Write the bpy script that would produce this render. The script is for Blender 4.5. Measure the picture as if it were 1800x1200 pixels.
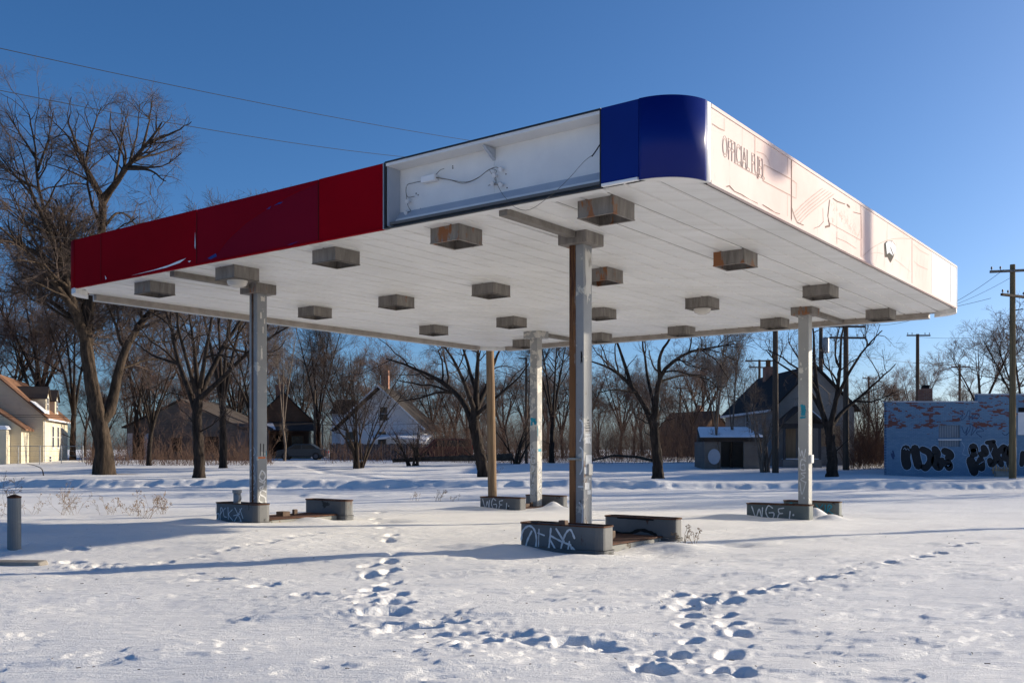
import bpy, math, random
import numpy as np
from mathutils import Vector, Matrix

# ------------------------------------------------------------------ camera, sky, sun, exposure
for o in list(bpy.data.objects):
    bpy.data.objects.remove(o)
scene = bpy.context.scene
COL = scene.collection
FPX, HOR, CAMZ = 1688.0, 788.0, 1.6           # focal length and horizon of the photograph, eye height
cam_d = bpy.data.cameras.new('camera'); cam = bpy.data.objects.new('camera', cam_d); COL.objects.link(cam)
cam.location = (0, 0, CAMZ); cam.rotation_euler = (math.radians(90), 0, 0)
cam_d.sensor_width = 36; cam_d.lens = FPX / 1800 * 36; cam_d.shift_y = (HOR - 600) / 1800
cam_d.clip_start = 0.05; cam_d.clip_end = 3000
scene.camera = cam

SUN_EL = math.radians(15.6); SUN_AZ = math.radians(23)      # azimuth from +X towards +Y
sdir = Vector((math.cos(SUN_AZ) * math.cos(SUN_EL), math.sin(SUN_AZ) * math.cos(SUN_EL), math.sin(SUN_EL)))
world = bpy.data.worlds.new('World'); scene.world = world; world.use_nodes = True
nt = world.node_tree; nt.nodes.clear()
sky = nt.nodes.new('ShaderNodeTexSky'); sky.sky_type = 'NISHITA'; sky.sun_disc = False
sky.sun_elevation = SUN_EL; sky.sun_rotation = math.radians(90) - SUN_AZ
sky.altitude = 0; sky.air_density = 0.75; sky.dust_density = 1.3; sky.ozone_density = 5.0
hsv = nt.nodes.new('ShaderNodeHueSaturation'); hsv.inputs['Saturation'].default_value = 1.10
bg = nt.nodes.new('ShaderNodeBackground'); bg.inputs['Strength'].default_value = 0.10
wo = nt.nodes.new('ShaderNodeOutputWorld')
nt.links.new(sky.outputs[0], hsv.inputs['Color']); nt.links.new(hsv.outputs[0], bg.inputs[0]); nt.links.new(bg.outputs[0], wo.inputs[0])
sun_d = bpy.data.lights.new('sun', 'SUN'); sun_d.energy = 5.0; sun_d.angle = math.radians(0.53); sun_d.color = (1.0, 0.87, 0.68)
sun = bpy.data.objects.new('sun', sun_d); COL.objects.link(sun)
sun.rotation_euler = sdir.to_track_quat('Z', 'Y').to_euler()
scene.view_settings.view_transform = 'Standard'; scene.view_settings.look = 'None'
scene.view_settings.exposure = 0.62; scene.view_settings.gamma = 1.0; scene.view_settings.use_curve_mapping = False
scene.render.engine = 'CYCLES'
scene.cycles.max_bounces = 6; scene.cycles.diffuse_bounces = 4

rng = np.random.default_rng(7); random.seed(7)

# ------------------------------------------------------------------ helpers
def P(px, py, Y):
    return np.array([(px - 900) / FPX * Y, Y, CAMZ + (HOR - py) / FPX * Y])

def tag(o, label=None, cat=None, group=None, kind=None):
    if label: o['label'] = label
    if cat: o['category'] = cat
    if group: o['group'] = group
    if kind: o['kind'] = kind
    return o

def empty(name, loc=(0, 0, 0), rz=0, parent=None):
    o = bpy.data.objects.new(name, None); COL.objects.link(o)
    o.location = tuple(float(c) for c in loc); o.rotation_euler = (0, 0, rz); o.parent = parent
    o.empty_display_size = 0.2
    return o

def copy_tree(o, parent=None):
    c = o.copy(); COL.objects.link(c); c.parent = parent
    for ch in list(o.children):
        copy_tree(ch, c)
    return c

class MB:
    """collects vertices and faces, then becomes one mesh"""
    def __init__(s): s.v = []; s.f = []; s.m = []; s.cur = 0
    def add(s, vs, fs):
        n = len(s.v); s.v += [tuple(map(float, p)) for p in vs]
        s.f += [tuple(i + n for i in f) for f in fs]; s.m += [s.cur] * len(fs)
        return s
    def box(s, a, b):
        x0, y0, z0 = a; x1, y1, z1 = b
        return s.add([(x0,y0,z0),(x1,y0,z0),(x1,y1,z0),(x0,y1,z0),(x0,y0,z1),(x1,y0,z1),(x1,y1,z1),(x0,y1,z1)],
                     [(3,2,1,0),(4,5,6,7),(0,1,5,4),(1,2,6,5),(2,3,7,6),(3,0,4,7)])
    def prism(s, poly, z0, z1):
        n = len(poly)
        vs = [(x, y, z0) for x, y in poly] + [(x, y, z1) for x, y in poly]
        fs = [tuple(range(n))[::-1], tuple(range(n, 2 * n))] + [(i, (i+1) % n, n + (i+1) % n, n + i) for i in range(n)]
        return s.add(vs, fs)
    def hull(s, poly3a, poly3b):
        n = len(poly3a)
        fs = [tuple(range(n))[::-1], tuple(range(n, 2*n))] + [(i, (i+1) % n, n + (i+1) % n, n + i) for i in range(n)]
        return s.add(list(poly3a) + list(poly3b), fs)
    def tube(s, pts, r, sides=6, r1=None, cap=True):
        pts = [Vector([float(c) for c in p]) for p in pts]; n = len(pts); vs = []
        for i, p in enumerate(pts):
            t = (pts[min(i+1, n-1)] - pts[max(i-1, 0)]).normalized()
            ref = Vector((0, 0, 1)) if abs(t.z) < 0.9 else Vector((1, 0, 0))
            a = t.cross(ref).normalized(); b = a.cross(t)
            rr = r if r1 is None else r + (r1 - r) * i / max(1, n - 1)
            for k in range(sides):
                q = 2 * math.pi * k / sides
                vs.append(p + a * (rr * math.cos(q)) + b * (rr * math.sin(q)))
        fs = []
        for i in range(n - 1):
            for k in range(sides):
                k2 = (k + 1) % sides
                fs.append((i*sides + k, (i+1)*sides + k, (i+1)*sides + k2, i*sides + k2))
        if cap:
            fs.append(tuple(range(sides))); fs.append(tuple(range((n-1)*sides, n*sides))[::-1])
        return s.add(vs, fs)
    def ribbon(s, pts, w, O, X, U, N, off=0.004):
        """flat painted stroke: pts are 2-D on the plane O + x X + y U, lifted off along N"""
        pts = np.array(pts, float)
        out = []
        for i in range(len(pts)):
            t = pts[min(i+1, len(pts)-1)] - pts[max(i-1, 0)]
            t = t / (np.linalg.norm(t) + 1e-9); nn = np.array([-t[1], t[0]])
            ww = w * (0.9 + 0.2 * math.sin(i * 1.7)) if w < .08 else w
            out.append((pts[i] + nn * ww / 2, pts[i] - nn * ww / 2))
        O, X, U, N = (np.array(q, float) for q in (O, X, U, N))
        vs = []
        for a, b in out:
            vs += [O + X*a[0] + U*a[1] + N*off, O + X*b[0] + U*b[1] + N*off]
        fs = [(2*i, 2*i+1, 2*i+3, 2*i+2) for i in range(len(out)-1)]
        k = len(vs)
        for c in (pts[0], pts[-1]):                       # round stroke ends
            ring = [O + X*(c[0]+w*.48*math.cos(q)) + U*(c[1]+w*.48*math.sin(q)) + N*(off+.0008) for q in np.linspace(0, 2*math.pi, 9)[:-1]]
            fs.append(tuple(range(len(vs), len(vs)+8))); vs += ring
        return s.add(vs, fs)
    def build(s, name, mats, parent=None, smooth=False, bevel=0):
        me = bpy.data.meshes.new(name); me.from_pydata(s.v, [], s.f)
        if not isinstance(mats, (list, tuple)): mats = [mats]
        for m in mats: me.materials.append(m)
        if len(mats) > 1: me.polygons.foreach_set('material_index', s.m)
        if smooth:
            me.polygons.foreach_set('use_smooth', [True] * len(me.polygons))
        me.validate(); me.update()
        o = bpy.data.objects.new(name, me); COL.objects.link(o); o.parent = parent
        if bevel:
            b = o.modifiers.new('bevel', 'BEVEL'); b.width = bevel; b.segments = 2; b.limit_method = 'ANGLE'
        return o

def spline(pts, k=6):
    """Catmull-Rom through 2-D or 3-D points"""
    p = np.array(pts, float); q = np.vstack([2*p[0]-p[1], p, 2*p[-1]-p[-2]]); out = []
    for i in range(1, len(q) - 2):
        for t in np.linspace(0, 1, k, endpoint=False):
            a, b, c, d = q[i-1], q[i], q[i+1], q[i+2]
            out.append(0.5 * ((2*b) + (-a+c)*t + (2*a-5*b+4*c-d)*t*t + (-a+3*b-3*c+d)*t**3))
    out.append(p[-1]); return np.array(out)

def rrect(hx, hy, r, k=5):
    pts = []
    for cx, cy, a0 in ((hx-r, hy-r, 0), (-hx+r, hy-r, 90), (-hx+r, -hy+r, 180), (hx-r, -hy+r, 270)):
        for a in np.linspace(a0, a0 + 90, k):
            pts.append((cx + r*math.cos(math.radians(a)), cy + r*math.sin(math.radians(a))))
    return pts

# ------------------------------------------------------------------ materials
def new_mat(name, col=(.5,.5,.5), rough=.7, metal=0, spec=.3):
    m = bpy.data.materials.new(name); m.use_nodes = True
    b = m.node_tree.nodes['Principled BSDF']
    b.inputs['Base Color'].default_value = (*col, 1); b.inputs['Roughness'].default_value = rough
    b.inputs['Metallic'].default_value = metal; b.inputs['Specular IOR Level'].default_value = spec
    return m
def nodes(m): return m.node_tree, m.node_tree.nodes['Principled BSDF']
def N_(t, typ, **kw):
    n = t.nodes.new(typ)
    for k, v in kw.items():
        if k in n.inputs: n.inputs[k].default_value = v
        else: setattr(n, k, v)
    return n
def coords(t, kind='Object', scale=(1,1,1), rot=(0,0,0)):
    c = N_(t, 'ShaderNodeTexCoord'); mp = N_(t, 'ShaderNodeMapping'); mp.inputs['Scale'].default_value = scale; mp.inputs['Rotation'].default_value = rot
    if kind == 'World':
        g = N_(t, 'ShaderNodeNewGeometry'); t.links.new(g.outputs['Position'], mp.inputs[0])
    else: t.links.new(c.outputs[kind], mp.inputs[0])
    return mp.outputs[0]
def noise(t, vec, scale, detail=4, rough=.55):
    n = N_(t, 'ShaderNodeTexNoise', Scale=scale, Detail=detail, Roughness=rough); t.links.new(vec, n.inputs['Vector']); return n.outputs['Fac']
def ramp(t, fac, stops):
    r = N_(t, 'ShaderNodeValToRGB'); e = r.color_ramp.elements
    while len(e) < len(stops): e.new(0.5)
    for i, (p, c) in enumerate(stops): e[i].position = p; e[i].color = (*c, 1) if len(c) == 3 else c
    t.links.new(fac, r.inputs[0]); return r.outputs[0]
def mixc(t, fac, a, b, mode='MIX'):
    n = t.nodes.new('ShaderNodeMix'); n.data_type = 'RGBA'; n.blend_type = mode
    for sock, val in ((n.inputs[0], fac), (n.inputs[6], a), (n.inputs[7], b)):
        if isinstance(val, (int, float)): sock.default_value = val
        elif isinstance(val, tuple): sock.default_value = (*val, 1)
        else: t.links.new(val, sock)
    return n.outputs[2]
def bump(t, b, h, strength=.3, dist=.02):
    n = N_(t, 'ShaderNodeBump', Strength=strength, Distance=dist); t.links.new(h, n.inputs['Height']); t.links.new(n.outputs[0], b.inputs['Normal'])
W01 = ((0,0,0),(1,1,1))
def mottled(name, c0, c1, scale=3, rough=.7, bmp=.15, bscale=40, metal=0, spec=.3, kind='Object', cscale=(1,1,1), dist=.01):
    m = new_mat(name, c0, rough, metal, spec); t, b = nodes(m); v = coords(t, kind, cscale)
    f = noise(t, v, scale, 6, .65); c = ramp(t, f, [(.32, c0), (.68, c1)]); t.links.new(c, b.inputs['Base Color'])
    if bmp: bump(t, b, noise(t, v, bscale, 3), bmp, dist)
    return m
def worn(name, base, base2, under, rust, lo=.56, hi=.6, scale=5, rlo=.62, rhi=.68, rough=.55, cscale=(1,1,1)):
    """painted steel: mottled paint, flakes down to an old coat, rust blooms"""
    m = new_mat(name, base, rough); t, b = nodes(m); v = coords(t, 'World', cscale)
    c = ramp(t, noise(t, v, 1.7, 6), [(.3, base), (.7, base2)])
    fl = ramp(t, noise(t, v, scale, 8, .6), [(lo, W01[0]), (hi, W01[1])])
    c = mixc(t, fl, c, under)
    v2 = coords(t, 'World', (cscale[0]*1.3, cscale[1]*1.3, cscale[2]*.55)); n2 = noise(t, v2, scale*.9, 8, .7)
    ru = ramp(t, n2, [(rlo, W01[0]), (rhi, W01[1])])
    c = mixc(t, ru, c, rust); t.links.new(c, b.inputs['Base Color'])
    bump(t, b, noise(t, v, 30, 4), .2, .006)
    return m

M = {}
def mk_snow():
    m = new_mat('snow', (.80,.81,.83), .62, 0, .25); t, b = nodes(m)
    v = coords(t, 'World', (1,1,1)); va = coords(t, 'World', (.55, 1.7, 1), (0,0,math.radians(25)))
    f = noise(t, v, .35, 5); c = ramp(t, f, [(.3, (.775,.765,.745)), (.7, (.84,.83,.81))]); t.links.new(c, b.inputs['Base Color'])
    h1 = noise(t, va, 9, 6, .68); h2 = noise(t, v, 55, 4, .7)
    a = N_(t, 'ShaderNodeMath', operation='MULTIPLY_ADD'); t.links.new(h2, a.inputs[0]); a.inputs[1].default_value = .42; t.links.new(h1, a.inputs[2])
    bump(t, b, a.outputs[0], .62, .04)
    return m
M['snow'] = mk_snow()
M['roof_snow'] = mottled('roof_snow', (.80,.81,.84), (.85,.86,.87), 2, .6, .3, 12)
def mk_soffit():
    m = new_mat('soffit_white', (.68,.68,.66), .38, 0, .35); t, b = nodes(m); v = coords(t, 'World')
    c = ramp(t, noise(t, v, .7, 6), [(.3, (.63,.625,.60)), (.7, (.74,.735,.72))])
    vs = coords(t, 'World', (.35, 3.2, 1), (0, 0, -math.radians(53.1)))
    c = mixc(t, ramp(t, noise(t, vs, 1.6, 6, .65), [(.48, W01[0]), (.78, (.55,.55,.55))]), c, (.47,.445,.40))
    c = mixc(t, ramp(t, noise(t, v, 3, 8, .7), [(.6, W01[0]), (.85, (.35,.35,.35))]), c, (.42,.40,.36))
    t.links.new(c, b.inputs['Base Color']); bump(t, b, noise(t, v, 2.2, 3), .12, .02)
    return m
M['soffit'] = mk_soffit()
M['seam'] = new_mat('seam_dark', (.16,.15,.14), .8)
def mk_panel(name, c0, c1, c2, rough):
    m = new_mat(name, c0, rough, 0, .03 if rough > .6 else .2); t, b = nodes(m); v = coords(t, 'World')
    c = ramp(t, noise(t, v, .5, 5), [(.3, c0), (.7, c1)])
    c = mixc(t, ramp(t, noise(t, coords(t, 'World', (1,1,.25)), 6, 7, .7), [(.62, W01[0]), (.8, (.5,.5,.5))]), c, c2)
    t.links.new(c, b.inputs['Base Color']); bump(t, b, noise(t, v, .8, 2), .15, .03); return m
M['red'] = mk_panel('red_panel', (.22,.0010,.006), (.27,.0012,.008), (.17,.002,.007), .8)
M['red2'] = mk_panel('red_panel_faded', (.18,.002,.010), (.22,.003,.012), (.15,.003,.01), .8)
M['red3'] = mk_panel('red_panel_under', (.15,.004,.016), (.18,.005,.018), (.12,.005,.014), .8)
M['blue'] = mk_panel('blue_panel', (.001,.011,.135), (.0015,.014,.16), (.002,.012,.11), .36)
M['cabinet'] = mottled('cabinet_white', (.66,.66,.66), (.74,.74,.73), 1.5, .5, .05)
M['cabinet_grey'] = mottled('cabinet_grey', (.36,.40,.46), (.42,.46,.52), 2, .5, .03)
M['black'] = mottled('black_trim', (.012,.014,.018), (.03,.03,.035), 4, .45, .05)
def mk_pale():
    m = new_mat('pale_pink_panel', (.8,.72,.68), .75, 0, .04); t, b = nodes(m); v = coords(t, 'World')
    c = ramp(t, noise(t, v, .6, 5), [(.3, (.63,.48,.45)), (.62, (.66,.575,.545))])
    c = mixc(t, ramp(t, noise(t, coords(t, 'World', (1,1,.3)), 5, 8, .7), [(.6, W01[0]), (.8, (.6,.6,.6))]), c, (.50,.33,.31))
    t.links.new(c, b.inputs['Base Color']); bump(t, b, noise(t, v, 1.2, 3), .15, .03); return m
M['pale'] = mk_pale()
M['white'] = mottled('white_paint', (.74,.74,.75), (.80,.80,.80), 2, .45, .05)
M['white_end'] = mottled('pale_grey_panel', (.52,.56,.61), (.58,.615,.66), 2, .7, .08, 3, spec=.05)
M['ghost'] = new_mat('ghost_lettering', (.46,.34,.30), .8)
M['line'] = new_mat('crack_brown', (.12,.05,.04), .8)
M['line_thin'] = new_mat('moulding_brown', (.40,.27,.23), .8)
M['col'] = worn('column_grey', (.22,.225,.23), (.28,.285,.285), (.46,.44,.40), (.13,.055,.025), .60, .62, 3.2, .635, .67)
M['col_c'] = worn('column_flaked', (.25,.25,.245), (.30,.30,.29), (.50,.47,.42), (.12,.055,.03), .49, .52, 4, .66, .70)
M['col_r'] = worn('column_pale', (.29,.29,.28), (.34,.34,.33), (.50,.48,.43), (.13,.06,.03), .62, .64, 5.5, .68, .72)
M['guard'] = worn('guard_grey', (.085,.088,.092), (.125,.128,.132), (.018,.018,.018), (.07,.028,.018), .64, .67, 3, .62, .68)
M['guard_green'] = worn('guard_greygreen', (.075,.092,.092), (.11,.13,.13), (.03,.03,.03), (.12,.05,.025), .66, .69, 3, .64, .70)
M['rust'] = mottled('rust', (.035,.014,.010), (.12,.048,.022), 9, .85, .5, 60)
M['rust_pipe'] = mottled('rusty_pipe', (.10,.052,.022), (.20,.088,.035), 5, .75, .4, 40, cscale=(1,1,.4))
M['rust_chan'] = worn('rusty_channel', (.13,.058,.022), (.22,.10,.04), (.25,.24,.225), (.045,.018,.010), .62, .66, 4, .50, .60, .8, (1.6,1.6,.3))
M['pipe_dark'] = mottled('dark_pipe', (.07,.045,.03), (.16,.10,.07), 5, .75, .4, 40)
M['slab'] = worn('island_slab', (.22,.225,.21), (.30,.30,.28), (.09,.07,.05), (.15,.065,.03), .58, .62, 4, .56, .62, .8)
def mk_fixture(name, streak):
    m = new_mat(name, (.18,.16,.14), .6, 0, .4); t, b = nodes(m); v = coords(t, 'World')
    c = ramp(t, noise(t, coords(t, 'World', (3,3,.5)), 3, 7, .7), [(.3, (.10,.088,.075)), (.72, (.25,.225,.20))])
    f = noise(t, coords(t, 'World', (1,1,.35)), 3.4 if streak else 2.6, 8, .62)
    c = mixc(t, ramp(t, f, [(.56 if streak else .68, W01[0]), (.60 if streak else .73, W01[1])]), c, (.22,.085,.03))
    t.links.new(c, b.inputs['Base Color']); bump(t, b, noise(t, v, 30, 3), .2, .004); return m
M['fixture'] = mk_fixture('fixture_metal', False); M['fixture_rust'] = mk_fixture('fixture_rusty', True)
M['fixture_in'] = mottled('fixture_inside', (.06,.055,.05), (.14,.12,.10), 6, .7, .2)
M['lens'] = new_mat('frosted_lens', (.50,.47,.42), .25, 0, .5)
M['beam'] = mottled('beam_grey', (.13,.115,.10), (.22,.20,.175), 5, .7, .2, 30)
M['edge'] = mottled('edge_beam', (.24,.21,.18), (.36,.32,.28), 3, .6, .2, 30)
M['corner'] = mottled('corner_plate', (.66,.65,.62), (.74,.73,.71), 2, .5, .05)
def mk_bark(name, c0, c1, s=6):
    m = new_mat(name, c0, .9, 0, .1); t, b = nodes(m); v = coords(t, 'Object', (1,1,.22))
    f = noise(t, v, s, 7, .7); t.links.new(ramp(t, f, [(.32, c0), (.66, c1)]), b.inputs['Base Color'])
    bump(t, b, f, .9, .07); return m
M['bark'] = mk_bark('bark', (.014,.011,.009), (.085,.062,.045))
M['bark_dark'] = mk_bark('bark_dark', (.012,.010,.009), (.055,.042,.034))
M['bark_pale'] = mk_bark('bark_pale', (.09,.07,.055), (.22,.175,.14))
M['twig'] = mottled('twig', (.055,.040,.034), (.120,.088,.072), 3, .9, 0)
M['twig_red'] = mottled('twig_red', (.080,.048,.038), (.165,.105,.08), 2, .9, 0)
M['twig_pale'] = mottled('twig_pale', (.12,.09,.07), (.20,.16,.125), 3, .9, 0)
M['brush'] = mottled('brush_brown', (.060,.033,.024), (.150,.090,.062), .6, .95, 0, kind='World')
M['weed'] = mottled('dry_weed', (.20,.135,.08), (.30,.21,.13), 4, .95, 0)
M['wood_pole'] = mottled('pole_wood', (.14,.085,.045), (.27,.175,.095), 4, .85, .4, 30, cscale=(3,3,.15))
M['wood_dark'] = mottled('pole_wood_dark', (.050,.036,.027), (.110,.080,.058), 4, .9, .4, 30, cscale=(3,3,.15))
M['wood_olive'] = mottled('pole_wood_olive', (.095,.070,.038), (.19,.145,.075), 4, .85, .4, 30, cscale=(3,3,.15))
M['wire'] = new_mat('wire_black', (.015,.015,.016), .6)
M['wire_grey'] = mottled('wire_grey', (.10,.095,.085), (.22,.20,.17), 5, .6, 0)
M['metal_grey'] = mottled('galvanised', (.28,.29,.30), (.36,.37,.38), 6, .45, .05, metal=.3)
M['glass_ins'] = new_mat('insulator', (.12,.10,.09), .3)
def mk_siding(name, c0, c1, step=.14, dirt=(.25,.22,.18)):
    m = new_mat(name, c0, .75, 0, .2); t, b = nodes(m); g = N_(t, 'ShaderNodeTexCoord')
    sx = N_(t, 'ShaderNodeSeparateXYZ'); t.links.new(g.outputs['Object'], sx.inputs[0])
    md = N_(t, 'ShaderNodeMath', operation='MODULO'); t.links.new(sx.outputs['Z'], md.inputs[0]); md.inputs[1].default_value = step
    dv = N_(t, 'ShaderNodeMath', operation='DIVIDE'); t.links.new(md.outputs[0], dv.inputs[0]); dv.inputs[1].default_value = step
    v = coords(t, 'Object'); c = ramp(t, noise(t, v, .8, 6), [(.3, c0), (.7, c1)])
    c = mixc(t, ramp(t, noise(t, coords(t, 'Object', (1,1,.4)), 2.5, 8, .7), [(.58, W01[0]), (.8, (.6,.6,.6))]), c, dirt)
    t.links.new(c, b.inputs['Base Color']); bump(t, b, dv.outputs[0], .8, .03); return m
M['cream'] = mk_siding('cream_siding', (.56,.50,.38), (.64,.58,.45))
M['white_sd'] = mk_siding('white_siding', (.72,.74,.76), (.80,.81,.82))
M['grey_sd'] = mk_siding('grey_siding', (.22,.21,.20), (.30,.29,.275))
M['shed_sd'] = mk_siding('shed_siding', (.15,.13,.115), (.22,.195,.17))
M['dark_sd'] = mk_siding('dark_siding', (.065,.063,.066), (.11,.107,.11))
M['brown_sd'] = mk_siding('brown_siding', (.16,.085,.05), (.25,.13,.075))
def mk_roof(name, c0, c1):
    m = new_mat(name, c0, .9, 0, .15); t, b = nodes(m); v = coords(t, 'Object')
    br = N_(t, 'ShaderNodeTexBrick', Scale=3.2); t.links.new(v, br.inputs['Vector'])
    br.inputs['Color1'].default_value = (*c0, 1); br.inputs['Color2'].default_value = (*c1, 1); br.inputs['Mortar'].default_value = (*[x*.5 for x in c0], 1)
    c = mixc(t, noise(t, v, 1.2, 6), br.outputs[0], c1); t.links.new(c, b.inputs['Base Color']); bump(t, b, noise(t, v, 18, 3), .4, .02); return m
M['roof_brown'] = mk_roof('roof_brown', (.17,.085,.05), (.22,.12,.075))
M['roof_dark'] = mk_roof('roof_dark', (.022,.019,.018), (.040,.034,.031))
M['roof_char'] = mk_roof('roof_charcoal', (.05,.042,.04), (.075,.062,.055))
def mk_brickwall():
    m = new_mat('painted_brick', (.3,.4,.5), .8, 0, .2); t, b = nodes(m)
    v = coords(t, 'Object', (1,1,1), (math.radians(90),0,0))
    br = N_(t, 'ShaderNodeTexBrick', Scale=1.0); t.links.new(v, br.inputs['Vector'])
    br.inputs['Brick Width'].default_value = .21; br.inputs['Row Height'].default_value = .075; br.inputs['Mortar Size'].default_value = .006
    br.inputs['Color1'].default_value = (.14,.235,.345,1); br.inputs['Color2'].default_value = (.175,.28,.39,1); br.inputs['Mortar'].default_value = (.09,.16,.25,1)
    vf = N_(t, 'ShaderNodeTexBrick', Scale=1.0); t.links.new(v, vf.inputs['Vector'])
    vf.inputs['Brick Width'].default_value = .21; vf.inputs['Row Height'].default_value = .075; vf.inputs['Mortar Size'].default_value = .0
    vf.inputs['Color1'].default_value = (0,0,0,1); vf.inputs['Color2'].default_value = (1,1,1,1)
    p = noise(t, coords(t, 'Object', (.8,1,2.2)), 1.35, 5, .6)
    sx = N_(t, 'ShaderNodeSeparateXYZ'); g = N_(t, 'ShaderNodeTexCoord'); t.links.new(g.outputs['Object'], sx.inputs[0])
    hz = N_(t, 'ShaderNodeMapRange'); t.links.new(sx.outputs['Z'], hz.inputs[0]); hz.inputs[1].default_value = 1.9; hz.inputs[2].default_value = 2.8; hz.inputs[3].default_value = -.25; hz.inputs[4].default_value = .02
    a = N_(t, 'ShaderNodeMath', operation='ADD'); t.links.new(p, a.inputs[0]); t.links.new(hz.outputs[0], a.inputs[1])
    a2 = N_(t, 'ShaderNodeMath', operation='MULTIPLY_ADD'); t.links.new(vf.outputs[0], a2.inputs[0]); a2.inputs[1].default_value = .16; t.links.new(a.outputs[0], a2.inputs[2])
    msk = ramp(t, a2.outputs[0], [(.64, W01[0]), (.67, W01[1])])
    c = mixc(t, msk, br.outputs[0], (.165,.07,.06))
    c = mixc(t, ramp(t, noise(t, v, .8, 7, .7), [(.5, W01[0]), (.9, (.5,.5,.5))]), c, (.08,.13,.20))
    t.links.new(c, b.inputs['Base Color'])
    bump(t, b, br.outputs['Fac'], -.5, .012); return m
M['brickwall'] = mk_brickwall()
def mk_brick(name):
    m = new_mat(name, (.3,.12,.07), .85); t, b = nodes(m); v = coords(t, 'Object', (1,1,1), (math.radians(90),0,0))
    br = N_(t, 'ShaderNodeTexBrick', Scale=1.0); t.links.new(v, br.inputs['Vector'])
    br.inputs['Brick Width'].default_value = .21; br.inputs['Row Height'].default_value = .075; br.inputs['Mortar Size'].default_value = .008
    br.inputs['Color1'].default_value = (.26,.09,.05,1); br.inputs['Color2'].default_value = (.34,.15,.085,1); br.inputs['Mortar'].default_value = (.30,.26,.22,1)
    t.links.new(br.outputs[0], b.inputs['Base Color']); bump(t, b, br.outputs['Fac'], -.5, .012); return m
M['brick'] = mk_brick('red_brick')
M['plywood'] = mottled('plywood', (.30,.20,.12), (.40,.28,.17), 2, .85, .1, cscale=(3,3,.4))
M['glass'] = new_mat('window_glass', (.015,.018,.022), .12, 0, .5)
M['window_grey'] = mottled('barred_pane', (.16,.21,.26), (.22,.27,.32), 2, .5, 0)
M['dark'] = new_mat('dark_interior', (.012,.011,.011), .9)
M['trim_white'] = mottled('trim_white', (.66,.66,.67), (.74,.74,.75), 3, .6, .1)
M['spray_white'] = mottled('spray_white', (.50,.51,.52), (.68,.69,.70), 6, .6, 0)
M['spray_black'] = mottled('spray_black', (.008,.009,.012), (.016,.017,.022), 3, .5, 0)
M['spray_outline'] = mottled('spray_outline', (.36,.44,.54), (.46,.54,.64), 3, .6, 0)
M['spray_teal'] = mottled('spray_teal', (.012,.20,.30), (.02,.27,.38), 5, .6, 0)
M['spray_navy'] = mottled('spray_navy', (.03,.06,.14), (.05,.09,.18), 5, .6, 0)
M['spray_brown'] = mottled('spray_brown', (.10,.05,.03), (.16,.09,.05), 5, .7, 0)
M['sticker'] = mottled('sticker_paper', (.55,.55,.54), (.68,.68,.66), 14, .7, 0)
M['orange'] = new_mat('orange_sticker', (.55,.14,.03), .6)
M['yellow'] = new_mat('yellow_sticker', (.55,.42,.06), .6)
M['flake'] = mottled('bare_primer', (.56,.53,.47), (.62,.59,.53), 9, .8, .1)
M['bollard'] = worn('bollard_grey', (.15,.16,.165), (.20,.21,.215), (.04,.035,.03), (.08,.03,.02), .66, .70, 5, .66, .72)
M['concrete'] = mottled('concrete', (.22,.20,.17), (.34,.31,.27), 5, .9, .4, 30)
M['dirt'] = mottled('bare_dirt', (.17,.125,.085), (.26,.20,.145), 6, .95, .5, 25)
M['van_red'] = new_mat('van_maroon', (.085,.012,.016), .35, .2, .5)
M['car_grey'] = new_mat('car_dark_grey', (.035,.045,.055), .35, .3, .5)
M['tyre'] = new_mat('tyre', (.02,.02,.02), .8)
M['rim'] = new_mat('rim', (.10,.10,.11), .5, .4)
M['tail'] = new_mat('tail_lamp', (.55,.03,.02), .3)
M['fence'] = mottled('fence_wood', (.035,.032,.035), (.07,.065,.065), 3, .9, .3, 20, cscale=(6,6,.4))
M['log'] = mk_bark('log', (.03,.023,.018), (.10,.078,.06))

# ------------------------------------------------------------------ ground
def hash2(ix, iy, s):
    h = (ix.astype(np.int64) * 374761393 + iy.astype(np.int64) * 668265263 + s * 974711) & 0xffffffff
    h = ((h ^ (h >> 13)) * 1274126177) & 0xffffffff
    return ((h ^ (h >> 16)) & 0xffff) / 65535.0
def vnoise(x, y, s=0):
    ix = np.floor(x); iy = np.floor(y); fx = x - ix; fy = y - iy
    fx = fx*fx*fx*(fx*(fx*6-15)+10); fy = fy*fy*fy*(fy*(fy*6-15)+10)
    a = hash2(ix, iy, s); b = hash2(ix+1, iy, s); c = hash2(ix, iy+1, s); d = hash2(ix+1, iy+1, s)
    return (a + (b-a)*fx)*(1-fy) + (c + (d-c)*fx)*fy - .5
def fbm(x, y, s=0, o=4, g=.5):
    r = 0; a = 1
    for i in range(o): r = r + a*vnoise(x*2**i + 17.3*i, y*2**i - 9.1*i, s+i); a *= g
    return r
YK = np.array([-50, 0, 10, 14, 20, 28, 36, 40.6, 47, 52, 56, 62, 75, 100, 200, 900.])
ZK = np.array([.06, .05, .04, .02, -.02, -.17, -.19, -.20, -.20+.02, -.14, -.12, .06, .28, .36, .24, .2])
yy = np.linspace(-50, 900, 19001); zz = np.interp(yy, YK, ZK)
ker = np.ones(61)/61; zz = np.convolve(np.pad(zz, 30, 'edge'), ker, 'valid')

UL = math.radians(36.9)
Lx = np.array([-math.cos(UL), math.sin(UL)]); Rx = np.array([math.sin(UL), math.cos(UL)]); C0 = np.array([2.133, 11.728])
def uv(u, v): return C0 + Lx*u + Rx*v

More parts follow.
